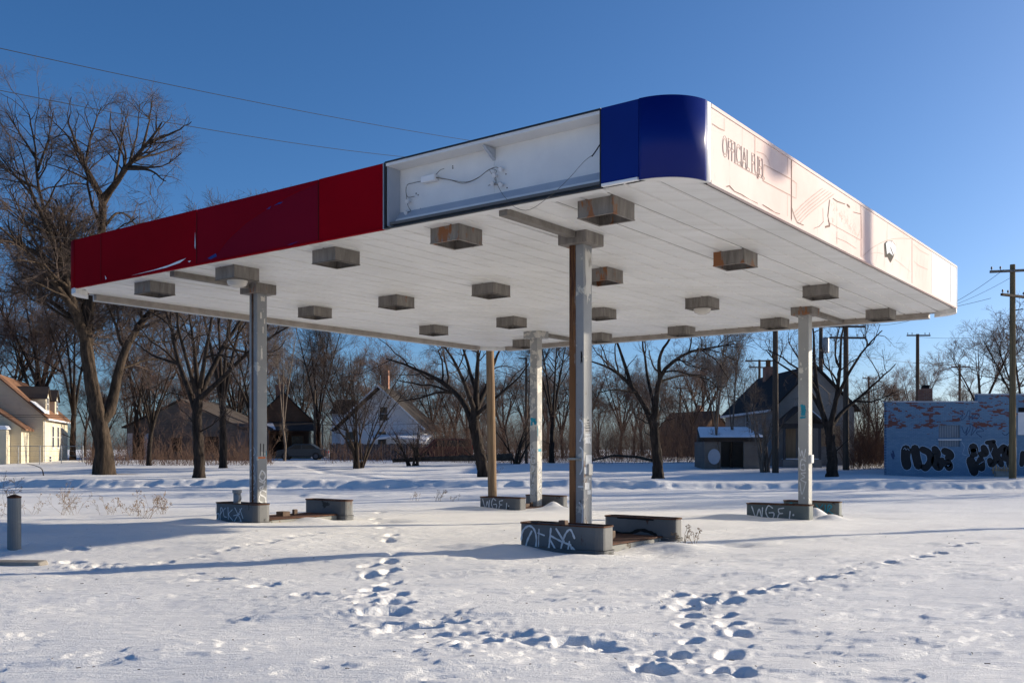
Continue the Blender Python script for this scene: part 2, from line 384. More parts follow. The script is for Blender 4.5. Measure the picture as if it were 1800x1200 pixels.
def gpix(px, py, z=0.0):
    Y = (CAMZ - z) * FPX / (py - HOR); return np.array([(px-900)/FPX*Y, Y])
feet = []      # x, y, angle, length, width, depth
def foot(px, py, ang=None, L=.34, Wd=.17, D=.085, z=.04):
    p = gpix(px, py, z); feet.append((p[0], p[1], rng.uniform(-.5, .5) if ang is None else ang, L*rng.uniform(.85, 1.2), Wd*rng.uniform(.85, 1.25), D*rng.uniform(.8, 1.2)))
for a in [(330,1003),(370,1016),(463,1023),(545,1041),(628,1049),(648,1062),(668,1076),(700,1060),(690,1072),(672,1092),(780,1090),(815,1110),(893,1120),(928,1131),(998,1131),(1034,1133),(1060,1141),(760,1112),(838,1135),(700,1100),(735,1098)]: foot(*a, ang=.3+rng.uniform(-.3,.3), L=.34, Wd=.16, D=.11)
for a in [(683,947),(692,957),(690,975),(647,990),(684,985),(650,1008),(686,1003),(683,1022),(640,1048),(692,1048),(684,1062),(656,1033),(676,930),(668,920),(660,910),(700,899),(668,894),(688,940)]: foot(*a, ang=1.4+rng.uniform(-.4,.4))
for a in [(1276,1075),(1281,1098),(1298,1113),(1285,1150),(1262,1182),(1300,1186),(1215,1075),(1203,1101),(1215,1127),(1178,1152),(1150,1150),(1188,1152),(1160,1180),(1245,1053),(1215,1053),(1130,1178)]: foot(*a, ang=1.2+rng.uniform(-.4,.4), L=.28, Wd=.15, D=.085)
for a in [(1238,1043),(1284,1053),(1360,1032),(1398,1024),(1447,1017),(1484,1012),(1522,1003),(1560,993),(1594,987),(1622,978),(1648,972),(1675,962),(1705,957),(1320,1042),(1240,1052),(1190,1042),(1205,1060)]: foot(*a, ang=.5, L=.28, Wd=.17, D=.11)
for k in range(16):
    foot(560 - 19*k + rng.uniform(-4,4), 940 + 3.2*k + rng.uniform(-2,2), ang=.2, L=.2, Wd=.11, D=.05)
for a in [(131,967),(130,984),(150,993),(185,990)]: foot(*a, ang=-.3, L=.4, Wd=.22, D=.11)
for k in range(14): foot(935 + 14*k*.7 + rng.uniform(-5,5), 985 + 7*k + rng.uniform(-3,3), ang=1., L=.09, Wd=.05, D=.02)
for k in range(24): foot(1380 + 17*k + rng.uniform(-5,5), 944 - .3*k + rng.uniform(-6,6), ang=.1, L=.16, Wd=.06, D=.02)
for k in range(10): foot(935 + 16*k, 888 + 1.5*k + rng.uniform(-1,1), ang=.4, L=.25, Wd=.14, D=.05, z=-.15)

bumps = []   # x, y, sx, sy, rot, h
def bmp_(px, py, z, sx, sy, rot, h):
    p = gpix(px, py, z); bumps.append((p[0], p[1], sx, sy, rot, h))
# drifts and scoops around the islands
for (u, v, sx, sy, h) in [(3.7,1.35,.9,.45,.10),(2.3,1.05,.5,.3,.03),(1.55,2.3,.45,.5,-.05),(1.7,3.1,.45,.35,.09),(1.2,4.2,.4,.3,-.08),(3.9,10.2,.9,.4,.10),(1.9,11.0,.3,.3,.12),(1.4,12.9,.6,.3,-.08),(2.5,11.6,.28,.28,.26),
                       (10.2,2.9,.7,.35,.10),(11.6,1.2,.9,.4,.07),(9.3,4.3,.5,.35,-.08),(11.6,10.1,.9,.5,.09),(9.8,11.5,.5,.5,.10),(10.2,12.0,.25,.25,.2)]:
    c = uv(u, v); bumps.append((c[0], c[1], sx, sy, UL, h))
bumps.append((-8.9, 15.4, 1.3, .8, .1, .17)); bumps.append((-7.0, 17.2, 3.0, 2.0, .1, .10)); bumps.append((-6.0, 19.5, 4.0, 2.5, 0, .06))

def ground(x, y):
    x = np.asarray(x, float); y = np.asarray(y, float)
    z = np.interp(y, yy, zz)
    # ploughed street edge: a lumpy bank that steps up on the far side
    wob = 42.2 + .7*fbm(x*.05, x*0+3.1, 5, 3) + .25*fbm(x*.9, y*.4, 6, 2)
    st = np.clip((y - wob)/.75, 0, 1); st = st*st*(3-2*st)
    hgt = .30 + .10*fbm(x*.35, y*.1, 8, 3)
    fade = np.exp(-np.clip(y - wob - 3, 0, None)/14.)
    z = z + st*hgt*(.85 + .15*fade)
    near = np.exp(-((y - wob - .35)/.8)**2)
    z = z + near*(.13*np.abs(fbm(x*1.6, y*1.6, 11, 3)) + .10*np.clip(fbm(x*.45, y*.5, 12, 2), 0, 1))
    w2 = 35.5 + .8*fbm(x*.06, x*0+8.2, 15, 3)
    z = z + np.exp(-((y - w2)/.7)**2)*(.03 + .16*np.clip(fbm(x*.7, y*.9, 16, 4), 0, 1))*np.where(x > -12, 1, .3)
    z = z + np.exp(-((y - 38.5)/2.5)**2)*.03*fbm(x*.25, y*2.2, 18, 3)
    # wind-laid snow
    amp = np.clip(1.2 - y/90, .3, 1)
    z = z + .14*fbm(x*.11, y*.16, 21, 3)*np.clip((y+2)/8, .2, 1)
    z = z + amp*.030*fbm((x*.9+y*.42)*.55, (y*.9-x*.42)*1.25, 24, 4)
    nr = np.clip(1.6 - y/16, 0, 1)
    patch = np.clip(.5 + 1.6*fbm(x*.3, y*.3, 41, 2), .15, 1.2)
    z = z + nr*.011*patch*fbm((x*.9+y*.42)*4.2, (y*.9-x*.42)*8.5, 27, 4, .6)
    cr = fbm((x*.93+y*.36)*.55, (y*.93-x*.36)*1.5, 61, 4, .55)
    for lv, hh in ((.10, .016), (.26, .014), (-.12, .010)):
        z = z + nr*hh*np.clip((cr-lv)/.035, 0, 1)
    fz = np.clip((14-y)/9, 0, 1); z = z + .032*(x-2.5)*fz*fz*(3-2*fz)*np.clip((y+1)/4, 0, 1)*np.exp(-(x/16)**2)  # added tilt turns the foreground away from the sun to darken it
    for bx, by, sx, sy, r, h in bumps:
        m = (np.abs(x-bx) < 3.2*max(sx,sy)) & (np.abs(y-by) < 3.2*max(sx,sy))
        if not m.any(): continue
        dx = np.where(m, x-bx, 99); dy = np.where(m, y-by, 99); c, s = math.cos(-r), math.sin(-r)
        a = (dx*c + dy*s)/sx; b = (-dx*s + dy*c)/sy
        z = z + h*np.exp(-(a*a + b*b))
    # far path trodden across the field
    pa = P(680, 850, 45)[:2]; pb = P(530, 822, 66)[:2]
    dd = pb - pa; ln = np.linalg.norm(dd); tt = np.clip(((x-pa[0])*dd[0] + (y-pa[1])*dd[1])/ln**2, 0, 1)
    dist = np.hypot(x - pa[0] - tt*dd[0], y - pa[1] - tt*dd[1])
    z = z - .16*np.exp(-(dist/.45)**2)*(.6 + .8*vnoise(x*1.3, y*1.3, 31))
    return z
def ground_feet(x, y, z):
    for fx, fy, a, L, Wd, D in feet:
        m = (np.abs(x-fx) < 1.0) & (np.abs(y-fy) < 1.0)
        idx = np.nonzero(m)
        if len(idx[0]) == 0: continue
        dx = x[idx]-fx; dy = y[idx]-fy; c, s = math.cos(a), math.sin(a)
        u = dx*c + dy*s; v = -dx*s + dy*c
        wv = .10*vnoise(dx*6+fx*31, dy*6+fy*17, 51) + .09*vnoise(dx*17+fx*3, dy*17+fy*7, 54)
        q = np.sqrt((u/(L*.46))**2 + (v/(Wd*.5))**2) + wv*2.6
        pit = 1/(1 + np.exp((q-1)*9))
        rim = np.exp(-((q-1.5)/.36)**2)*(.55 + 1.3*vnoise(dx*9+fx*7, dy*9+fy*3, 52))
        lump = np.exp(-(q/3.)**2)*(vnoise(dx*14+fx*5, dy*14+fy*9, 53) + 1.1*np.clip(vnoise(dx*24+fx*5, dy*24+fy*9, 57)-.2, 0, 1))
        z[idx] += -.72*D*pit*(1+.3*np.sin(u*9)) + .10*D*rim + .26*D*lump
    return z
def gz(x, y): return float(ground(np.array([x]), np.array([y]))[0])

def build_ground():
    ang = list(np.radians(np.arange(-33, 33.001, .135)))
    ang += list(np.radians(np.arange(38, 327, 6.)))
    ang = np.array(ang)
    rad = [.4, .8, 1.3, 1.8, 2.3, 2.8]; r = 3.2
    while r < 4.6: rad.append(r); r *= 1.012
    while r < 34: rad.append(r); r *= 1.0042
    while r < 52: rad.append(r); r += .12
    while r < 90: rad.append(r); r *= 1.012
    while r < 1200: rad.append(r); r *= 1.08
    rad = np.array(rad); na, nr = len(ang), len(rad)
    A, Rr = np.meshgrid(ang, rad); X = Rr*np.sin(A); Y = Rr*np.cos(A)
    Z = ground(X, Y); Z = ground_feet(X, Y, Z)
    v = np.stack([X, Y, Z], -1).reshape(-1, 3); v = np.vstack([v, [[0, 0, gz(0, 0)]]])
    i = np.arange(nr-1)[:, None]*na + np.arange(na)[None, :]; j = np.arange(nr-1)[:, None]*na + (np.arange(na)+1)[None, :] % na
    quads = np.stack([i, j, j+na, i+na], -1).reshape(-1, 4)
    c = len(v)-1; tri = np.stack([np.full(na, c), (np.arange(na)+1) % na, np.arange(na)], -1)
    me = bpy.data.meshes.new('snow_ground')
    nq, ntri = len(quads), len(tri)
    me.vertices.add(len(v)); me.vertices.foreach_set('co', v.ravel())
    me.loops.add(nq*4 + ntri*3); me.loops.foreach_set('vertex_index', np.concatenate([quads.ravel(), tri.ravel()]).astype(np.int32))
    me.polygons.add(nq + ntri)
    me.polygons.foreach_set('loop_start', np.concatenate([np.arange(nq)*4, nq*4 + np.arange(ntri)*3]).astype(np.int32))
    me.polygons.foreach_set('use_smooth', np.ones(nq + ntri, bool))
    me.materials.append(M['snow']); me.update(calc_edges=True)
    o = bpy.data.objects.new('snow_ground', me); COL.objects.link(o); tag(o, kind='structure')
build_ground()

# ------------------------------------------------------------------ canopy  (local frame: x = u along the red face, y = v along the pale face)
SZ, FH, CW, CD, CR = 5.0, 1.0, 14.85, 15.0, .66
def canopy_matrix():
    # u axis = Lx, v axis = Rx : a left-handed pair, so the parts are built in world coordinates through W()
    return None
def W(u, v, z):
    p = uv(u, v); return (p[0], p[1], z)
def wbox(mb, u0, u1, v0, v1, z0, z1):
    a = [W(u0,v0,z0), W(u0,v1,z0), W(u1,v1,z0), W(u1,v0,z0)]; b = [W(u0,v0,z1), W(u0,v1,z1), W(u1,v1,z1), W(u1,v0,z1)]
    return mb.hull(a, b)
canopy = empty('gas_station_canopy'); tag(canopy, 'derelict gas station canopy with red, blue and pale fascia on four steel columns', 'canopy')
LN = np.array([*Rx, 0])*-1      # outward normal of the red face (v = 0)
RN = np.array([*Lx, 0])*-1      # outward normal of the pale face (u = 0)
L3 = np.array([*Lx, 0]); R3 = np.array([*Rx, 0]); U3 = np.array([0, 0, 1.])

# soffit boards, one mesh per board, running front to back
NB = 36; bw = (CW - .24) / NB
for i in range(NB):
    u0 = .12 + i*bw; mb = MB()
    a0 = max(.12, CR - math.sqrt(max(0, CR**2 - max(0, CR - u0)**2)) + .02) if u0 < CR else .12
    if u0 + bw > CW - CR: a0 = max(.12, CR - math.sqrt(max(0, CR**2 - (u0 + bw - CW + CR)**2)) + .04)
    dz = rng.uniform(-.006, .006); g = .015
    # board with two turned-up edges, so the joints are recessed
    prof = [(u0+g, SZ+.02+dz), (u0+g+.012, SZ+dz), (u0+bw-g-.012, SZ+dz+rng.uniform(-.003,.003)), (u0+bw-g, SZ+.02+dz)]
    e0 = [W(u, a0, z) for u, z in prof]; e1 = [W(u, CD-a0, z) for u, z in prof]
    mb.add(e0 + e1, [(k, k+1, k+5, k+4) for k in range(3)])
    mb.build('soffit_panel', M['soffit'], canopy)
rd = [(CW/2 + a, CD/2 + b) for a, b in rrect(CW/2-.07, CD/2-.07, CR)]; mb = MB(); mb.hull([W(a, b, SZ+.05) for a, b in rd], [W(a, b, SZ+.09) for a, b in rd]); mb.build('soffit_backing', M['seam'], canopy)
rd = [(CW/2 + a, CD/2 + b) for a, b in rrect(CW/2-.07, CD/2-.07, CR)]; mb = MB(); mb.hull([W(a, b, SZ+FH-.05) for a, b in rd], [W(a, b, SZ+FH-.03) for a, b in rd]); mb.build('roof_deck', M['edge'], canopy)

def flat_panel(name, face, a, b, z0, z1, mat, th=.05, proud=0., label=None):
    mb = MB()
    if face == 'L': wbox(mb, a, b, -proud, th, z0, z1)
    elif face == 'R': wbox(mb, -proud, th, a, b, z0, z1)
    elif face == 'BL': wbox(mb, CW-th, CW+proud, a, b, z0, z1)
    else: wbox(mb, a, b, CD-th, CD+proud, z0, z1)
    o = mb.build(name, mat, canopy, bevel=.004)
    if label: o['label'] = label
    return o
def arc_panel(name, cu, cv, a0, a1, mat, z0, z1, r=CR, th=.05, k=16, label=None):
    """a0, a1 in degrees in (u, v) space"""
    out, inn = [], []
    for a in np.radians(np.linspace(a0, a1, k)):
        out.append((cu + r*math.cos(a), cv + r*math.sin(a))); inn.append((cu + (r-th)*math.cos(a), cv + (r-th)*math.sin(a)))
    poly = out + inn[::-1]; mb = MB()
    n = k
    vs = [W(u, v, z) for z in (z0, z1) for u, v in poly]; m = 2*n
    fs = [(i, i+1, m+i+1, m+i) for i in range(n-1)] + [(n+i, n+i+1, m+n+i+1, m+n+i) for i in range(n-1)]
    fs += [(i, m-1-i, m-2-i, i+1) for i in range(n-1)] + [(m+i, m+i+1, 2*m-2-i, 2*m-1-i) for i in range(n-1)]
    fs += [(0, m, 2*m-1, m-1), (n-1, n, m+n, m+n-1)]
    mb.add(vs, fs); o = mb.build(name, mat, canopy)
    for p in o.data.polygons: p.use_smooth = len(p.vertices) == 4 and abs(p.normal.z) < .5
    if label: o['label'] = label
    return o
F0, F1 = SZ - .02, SZ + FH
# red face
reds = [(5.16, 6.615, 'red'), (6.63, 9.92, 'red2'), (9.94, 13.17, 'red'), (13.185, CW-CR, 'red')]
red_objs = [flat_panel('red_fascia_panel', 'L', a, b, F0+.02, F1 - .005*(i % 2), M[m]) for i, (a, b, m) in enumerate(reds)]
arc_panel('red_corner_panel', CW-CR, CR, -90, 0, M['red'], F0+.02, F1)
mb = MB(); wbox(mb, 5.16, CW-CR, -.008, .06, F0, F0+.019); mb.build('bottom_trim', M['red'], canopy)
# peeled strip, chips and slits on the red face (u runs to the left)
def lface_ribbons(name, mat, strokes, parent, off=.006):
    mb = MB()
    for pts, w in strokes: mb.ribbon(pts, w, W(0, 0, SZ), L3, U3, LN, off)
    return mb.build(name, mat, parent)
def lface_poly(name, mat, polys, parent, off=.006):
    mb = MB()
    for poly in polys:
        O = np.array(W(0, 0, SZ)); mb.add([O + L3*u + U3*z + LN*off for u, z in poly], [tuple(range(len(poly)))])
    return mb.build(name, mat, parent)
lface_poly('torn_strip', M['white'], [[(10.25,.14),(10.45,.075),(10.9,.035),(11.5,.022),(12.1,.012),(11.3,.04),(10.8,.075),(10.5,.115)], [(10.15,.05),(10.2,.08),(10.1,.075)], [(13.0,.03),(13.02,.12),(12.96,.05)]], red_objs[2])
lface_poly('torn_slit', M['white_end'], [[(9.99,.33),(9.975,.60),(9.955,.36),(9.965,.27)]], red_objs[2])
lface_ribbons('seam_gap', M['dark'], [([(9.93,.01),(9.935,.35),(9.93,.7),(9.93,.99)], .012)], red_objs[2])
lface_ribbons('seam_gap', M['dark'], [([(6.622,.01),(6.625,.5),(6.622,.98)], .01)], red_objs[0])
lface_ribbons('seam_gap', M['dark'], [([(13.178,.01),(13.178,.98)], .009)], red_objs[3])
lface_poly('blue_chip', M['blue'], [[(9.6,.06),(9.35,.12),(9.32,.06),(9.5,.03)], [(7.75,.735),(7.6,.77),(7.5,.765),(7.55,.745)], [(7.95,.70),(7.8,.75),(7.85,.70)], [(7.4,.02),(7.1,.05),(7.3,.015)]], red_objs[1])
lface_poly('faded_film', M['red3'], [[(9.88,.015),(9.3,.12),(9.0,.33),(8.5,.55),(8.0,.69),(7.6,.80),(7.0,.90),(6.65,.95),(6.65,.015)]], red_objs[1], .003)
lface_ribbons('torn_edge', M['red'], [([(9.3,.12),(9.0,.33),(8.5,.55),(8.0,.69),(7.6,.80),(7.0,.90),(6.64,.95)], .02)], red_objs[1])
# open sign cabinet
CA, CB_ = 1.235, 5.10
cab = empty('sign_cabinet', parent=canopy); cab['label'] = 'open white sign cabinet with loose wires'
def cpart(name, mat, u0, u1, v0, v1, z0, z1, bev=0):
    mb = MB(); wbox(mb, u0, u1, v0, v1, z0, z1); return mb.build(name, mat, cab, bevel=bev)
cpart('back_sheet', M['cabinet'], CA, 3.21, .301, .32, F0+.1, F1-.03); cpart('back_sheet', M['cabinet'], 3.215, CB_, .303, .322, F0+.1, F1-.03)
cpart('top_sheet', M['cabinet'], CA, CB_, .002, .30, F1-.057, F1-.0125)
cpart('bottom_sheet', M['cabinet'], CA+.02, CB_-.02, .041, .194, F0+.004, F0+.016)
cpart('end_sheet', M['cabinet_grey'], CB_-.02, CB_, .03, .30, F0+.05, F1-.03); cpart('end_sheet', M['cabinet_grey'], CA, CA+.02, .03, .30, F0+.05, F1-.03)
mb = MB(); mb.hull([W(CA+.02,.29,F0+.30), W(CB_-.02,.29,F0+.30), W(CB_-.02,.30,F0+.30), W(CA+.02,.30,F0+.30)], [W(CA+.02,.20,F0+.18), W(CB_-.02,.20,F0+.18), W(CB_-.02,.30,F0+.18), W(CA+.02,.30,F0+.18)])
mb.build('sloped_sill', M['cabinet_grey'], cab)  # blue-grey colour paints a reflected sky band onto the sill
cpart('lower_sheet', M['cabinet'], CA+.02, CB_-.02, .195, .30, F0+.02, F0+.18)
cpart('frame', M['black'], CA-.01, CB_+.01, -.012, .05, F1-.012, F1+.012); cpart('frame', M['black'], CA-.01, CB_+.01, -.012, .04, F0-.004, F0+.014)
cpart('frame', M['black'], CB_+.005, CB_+.03, -.012, .05, F0, F1); cpart('frame', M['metal_grey'], CB_+.032, CB_+.055, -.006, .05, F0, F1); cpart('frame', M['black'], CA-.012, CA+.004, -.01, .05, F0, F1)
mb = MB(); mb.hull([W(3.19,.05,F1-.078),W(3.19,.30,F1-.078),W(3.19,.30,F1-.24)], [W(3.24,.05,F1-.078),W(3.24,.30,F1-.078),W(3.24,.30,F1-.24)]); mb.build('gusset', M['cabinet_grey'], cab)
mb = MB(); 
for uu in (CB_-.05, CB_-.10, CB_-.15):
    pass
wbox(mb, 4.28, 4.56, .20, .298, F0+.66, F0+.76); mb.build('ballast_box', M['white'], cab, bevel=.012)
for (uu, z) in [(3.05,.62),(3.17,.55),(3.2,.44),(3.05,.40),(4.87,.44),(4.9,.27)]:
    mb = MB(); mb.tube([W(uu,.30,F0+z), W(uu,.245,F0+z)], .022, 8); mb.tube([W(uu,.245,F0+z), W(uu,.225,F0+z-.01)], .035, 8); mb.build('lamp_socket', M['trim_white'], cab)
def wire_(pts, r, mat=None, v=.24):
    mb = MB(); mb.tube(spline([W(u, v if len(q) == 0 else q[0], F0+z) for u, z, *q in pts], 5), r*.7, 5); mb.build('wire', mat or M['wire_grey'], cab)
wire_([(4.28,.70),(4.0,.62),(3.75,.53),(3.5,.55),(3.3,.63),(3.15,.66),(3.05,.62)], .008); wire_([(4.28,.71),(4.05,.64),(3.7,.54),(3.45,.57),(3.25,.65),(3.12,.60),(3.2,.55)], .006)
wire_([(4.56,.70),(4.75,.70),(4.87,.69),(4.9,.60),(4.86,.5),(4.72,.49)], .008); wire_([(4.9,.6),(4.88,.45),(4.85,.35),(4.8,.28),(4.88,.27)], .006)
wire_([(3.2,.55),(3.14,.5),(3.15,.43),(3.28,.42),(3.2,.42),(3.08,.40)], .007); wire_([(4.28,.75),(4.2,.80),(4.12,.81)], .007)
wire_([(3.25,.63),(3.15,.48),(3.05,.30),(2.85,.14,.1),(2.6,-.05,-.02),(2.35,-.12,-.02),(2.0,.02,-.02),(1.75,.2,.02),(1.55,.42,.1),(1.48,.52,.2)], .005)
wire_([(1.24,.66,.12),(1.32,.64,.16),(1.42,.57,.2),(1.5,.51,.22)], .013, M['wire']); wire_([(1.24,.56,.12),(1.3,.63,.14),(1.36,.62,.18)], .010, M['wire'])
for (uu, z) in [(1.42,.82),(1.4,.66),(1.41,.60),(1.42,.42),(1.41,.27),(3.0,.55),(2.98,.35),(4.0,.84),(4.0,.81),(4.65,.30),(4.7,.52),(4.74,.55),(3.9,.13),(2.9,.10),(2.2,.08),(4.7,.10)]:
    mb = MB(); mb.tube([W(uu,.302,F0+z), W(uu,.295 if z > .2 else .19,F0+z)], .010, 6); mb.build('rivet', M['dark'], cab)
# blue panels
flat_panel('blue_fascia_panel', 'L', CR+.006, CA-.014, F0+.05, F1+.012, M['blue'], proud=.006)
flat_panel('white_trim', 'L', CR+.02, CA-.02, F0+.012, F0+.048, M['white'], proud=.012)
arc_panel('blue_corner_panel', CR, CR, -90, -171, M['blue'], F0+.01, F1+.015, r=CR+.008, k=24)
arc_panel('white_trim', CR, CR, -171.4, -180, M['white'], F0+.012, F1+.008, r=CR+.006, k=5)
# pale face
def vpx(px):
    a = (px-900)/FPX; return (a*C0[1]-C0[0])/(Rx[0]-a*Rx[1])
seams = [CR+.01, vpx(1391), vpx(1513), vpx(1603), vpx(1638), vpx(1671), CD-CR]
pale_objs = []
for i in range(6):
    m = M['pale'] if i < 4 else M['white_end']
    pale_objs.append(flat_panel('pale_fascia_panel', 'R', seams[i]+.006, seams[i+1]-.006, F0+.045, F1-.045, m, label='bleached pinkish white fascia panel' if i < 4 else 'clean pale grey fascia panel'))
mb = MB(); wbox(mb, -.012, .05, CR+.01, CD-CR, F1-.044, F1+.004); mb.build('top_trim', M['pale'], canopy, bevel=.004)
mb = MB(); wbox(mb, -.012, .05, CR+.01, CD-CR, F0, F0+.044); mb.build('bottom_trim', M['pale'], canopy, bevel=.004)
arc_panel('white_corner_panel', CR, CD-CR, 180, 90, M['white_end'], F0+.01, F1)
def rface(name, mat, strokes, parent, off=.006):
    mb = MB()
    for pts, w in strokes: mb.ribbon(pts, w*1.15, W(0, 0, SZ), R3, U3, RN, off)
    return mb.build(name, mat, parent)
def rp(px, py):
    """point of the pale face under a pixel of the photograph, as (v, z)"""
    v = vpx(px); Y = C0[1] + Rx[1]*v; return (v, CAMZ + (HOR-py)/FPX*Y - SZ)
def rpl(*pp): return [rp(x, y) for x, y in pp]
rface('seam_line', M['line'], [(rpl((1391,278),(1391,385)), .022)], pale_objs[0])
rface('seam_line', M['line_thin'], [(rpl((1327,237),(1327,262),(1326.5,280)), .010), (rpl((1384,275),(1384,306)), .008), (rpl((1384,344),(1384,380)), .008), (rpl((1273,208),(1273,230)), .006), (rpl((1305,225),(1304,262)), .004)], pale_objs[0])
rface('moulded_outline', M['line_thin'], [(rpl((1343,290),(1390,315)), .010), (rpl((1341,318),(1390,344)), .010), (rpl((1343,290),(1341,318)), .010), (spline(rpl((1330,267),(1343,272),(1350,282),(1353,291))), .007), (rpl((1252,218),(1264,226),(1273,230)), .010), (rpl((1290,286),(1315,301),(1330,309)), .006)], pale_objs[0])
rface('moulded_outline', M['line_thin'], [(rpl((1393,317),(1400,323),(1399,349),(1393,346)), .010)] + [(spline(rpl((1396+2*k,374+5*k),(1412+3*k,358+4*k),(1430+4*k,343+3.4*k),(1446+5*k,331+2.5*k))), .006) for k in range(5)], pale_objs[1])
rface('crack', M['line'], [(rpl((1391,364),(1396,380),(1401,391),(1412,396)), .014), (rpl((1458,352),(1455,380),(1456,385)), .022), (rpl((1456,387),(1458,395)), .03), (rpl((1446,366),(1447,390)), .010), (rpl((1464,349),(1471,354),(1485,359)), .014), (rpl((1489,360),(1493,364)), .03), (rpl((1451,399),(1458,397)), .03), (rpl((1447,390),(1440,398),(1430,402)), .006), (rpl((1500,373),(1512,376)), .01)], pale_objs[1])
rface('seam_line', M['line_thin'], [(rpl((1471,408),(1471,428)), .012), (rpl((1471,356),(1471,404)), .004), (rpl((1458,392),(1512,422)), .006), (rpl((1470,418),(1487,425),(1505,437)), .006)], pale_objs[1])
rface('seam_line', M['line'], [(rpl((1513,360),(1514.5,418)), .012), (rpl((1514,418),(1514,452)), .008)], pale_objs[2])
rface('seam_line', M['line_thin'], [(rpl((1559.5,388),(1559,423)), .008), (spline(rpl((1517,450),(1530,438),(1548,427),(1565,421),(1585,419),(1600,420))), .008), (spline(rpl((1530,446),(1540,444),(1552,446))), .005), (rpl((1573,456),(1585,465),(1600,478)), .005)] + [(rpl((1543+14*k,432+6*k),(1539+14*k,462+7*k)), .005) for k in range(5)], pale_objs[2])
rface('seam_line', M['line'], [(rpl((1603,417),(1603,498)), .012)], pale_objs[3])
rface('seam_line', M['line_thin'], [(rpl((1606,430),(1618,441),(1632,448)), .006), (rpl((1606,459),(1615,467),(1631,474)), .006)] + [(rpl((1612+6*k,446+4*k),(1609+6*k,486+3*k)), .004) for k in range(4)], pale_objs[3])
rface('seam_line', M['line'], [(rpl((1671,461),(1671,530)), .014)], pale_objs[4])
def rpoly(name, mat, polys, parent, off=.006):
    mb = MB(); O = np.array(W(0, 0, SZ))
    for poly in polys: mb.add([O + R3*v + U3*z + RN*off for v, z in poly], [tuple(range(len(poly)))])
    return mb.build(name, mat, parent)
rpoly('torn_hole', M['dark'], [rpl((1554,428),(1558,424),(1568,423),(1574,432),(1571,450),(1565,462),(1560,452),(1555,452))], pale_objs[2], .005)
rpoly('torn_flap', M['white_end'], [rpl((1556,428),(1559,424.5),(1566,424),(1564,436),(1569,450),(1562,444),(1558,447))], pale_objs[2], .012)
rpoly('torn_flap', M['blue'], [rpl((1567,424),(1574,434),(1570,448),(1565,434))], pale_objs[2], .010)
rface('frayed_edge', M['line'], [(rpl((1277,328),(1282,327),(1291,337),(1303,342),(1318,352),(1331,358)), .012), (rpl((1340,360),(1350,366),(1362,374),(1370,376)), .010)], pale_objs[0])
# raised lettering left in the plastic face: outlines only
def text_outline(body, v, z, size, parent, r=.004):
    cu = bpy.data.curves.new('lettering', 'FONT'); cu.body = body; cu.size = size; cu.fill_mode = 'NONE'; cu.bevel_depth = r / 1; cu.resolution_u = 3; cu.bevel_resolution = 0; cu.space_character = 1.0
    ob = bpy.data.objects.new('lettering_tmp', cu); COL.objects.link(ob); bpy.context.view_layer.update()
    me = bpy.data.meshes.new_from_object(ob.evaluated_get(bpy.context.evaluated_depsgraph_get())); bpy.data.objects.remove(ob)
    co = np.zeros(len(me.vertices)*3); me.vertices.foreach_get('co', co); co = co.reshape(-1, 3)
    O = np.array(W(0, 0, SZ)); out = O + np.outer(v + co[:,0]*.80, R3) + np.outer(z + co[:,1]*1.5, U3) + np.outer(.002 + co[:,2], RN)
    me.vertices.foreach_set('co', out.ravel()); me.materials.clear(); me.materials.append(M['ghost']); me.update()
    o = bpy.data.objects.new('lettering', me); COL.objects.link(o); o.parent = parent; o['label'] = 'raised outline lettering OFFICIAL FUEL' if 'F' in body else 'small raised lettering'
lv, lz = rp(1269, 271)
text_outline('OFFICIAL FUEL', lv, lz-.02, .27, pale_objs[0], .0026); 
lv2, lz2 = rp(1330, 313)
text_outline('OF', lv2, lz2, .07, pale_objs[0], .003)
mb = MB()
for k in range(44):
    a = np.array(rp(1462 + (k*37 % 48), 362 + (k*53 % 30) + (k*37 % 48)*.55)); b = a + rng.uniform(-.10, .10, 2); c = b + rng.uniform(-.08, .08, 2)
    mb.ribbon([a, b, c], .0045, W(0, 0, SZ), R3, U3, RN, .005)
mb.build('crazing', M['line_thin'], pale_objs[1])
# far faces and their deep inner edge beams
flat_panel('rear_fascia_panel', 'BL', CR, CD-CR, F0, F1, M['white_end']); flat_panel('rear_fascia_panel', 'BR', CR, CW-CR, F0, F1, M['white_end'])
arc_panel('rear_corner_panel', CW-CR, CD-CR, 0, 90, M['white_end'], F0, F1)
mb = MB(); wbox(mb, CW-.17, CW-.055, CR+.1, CD-CR-.1, SZ-.13, SZ+.03); mb.build('edge_beam', M['edge'], canopy, bevel=.006)
mb = MB(); wbox(mb, CR+.1, CW-CR-.1, CD-.17, CD-.055, SZ-.13, SZ+.03); mb.build('edge_beam', M['edge'], canopy, bevel=.006)
mb = MB(); wbox(mb, CW-.05, CW-.02, CR+.1, CD-CR-.1, SZ-.15, SZ-.03); mb.build('edge_lip', M['white_end'], canopy)
mb = MB(); wbox(mb, CR+.1, CW-CR-.1, CD-.05, CD-.02, SZ-.15, SZ-.03); mb.build('edge_lip', M['white_end'], canopy)
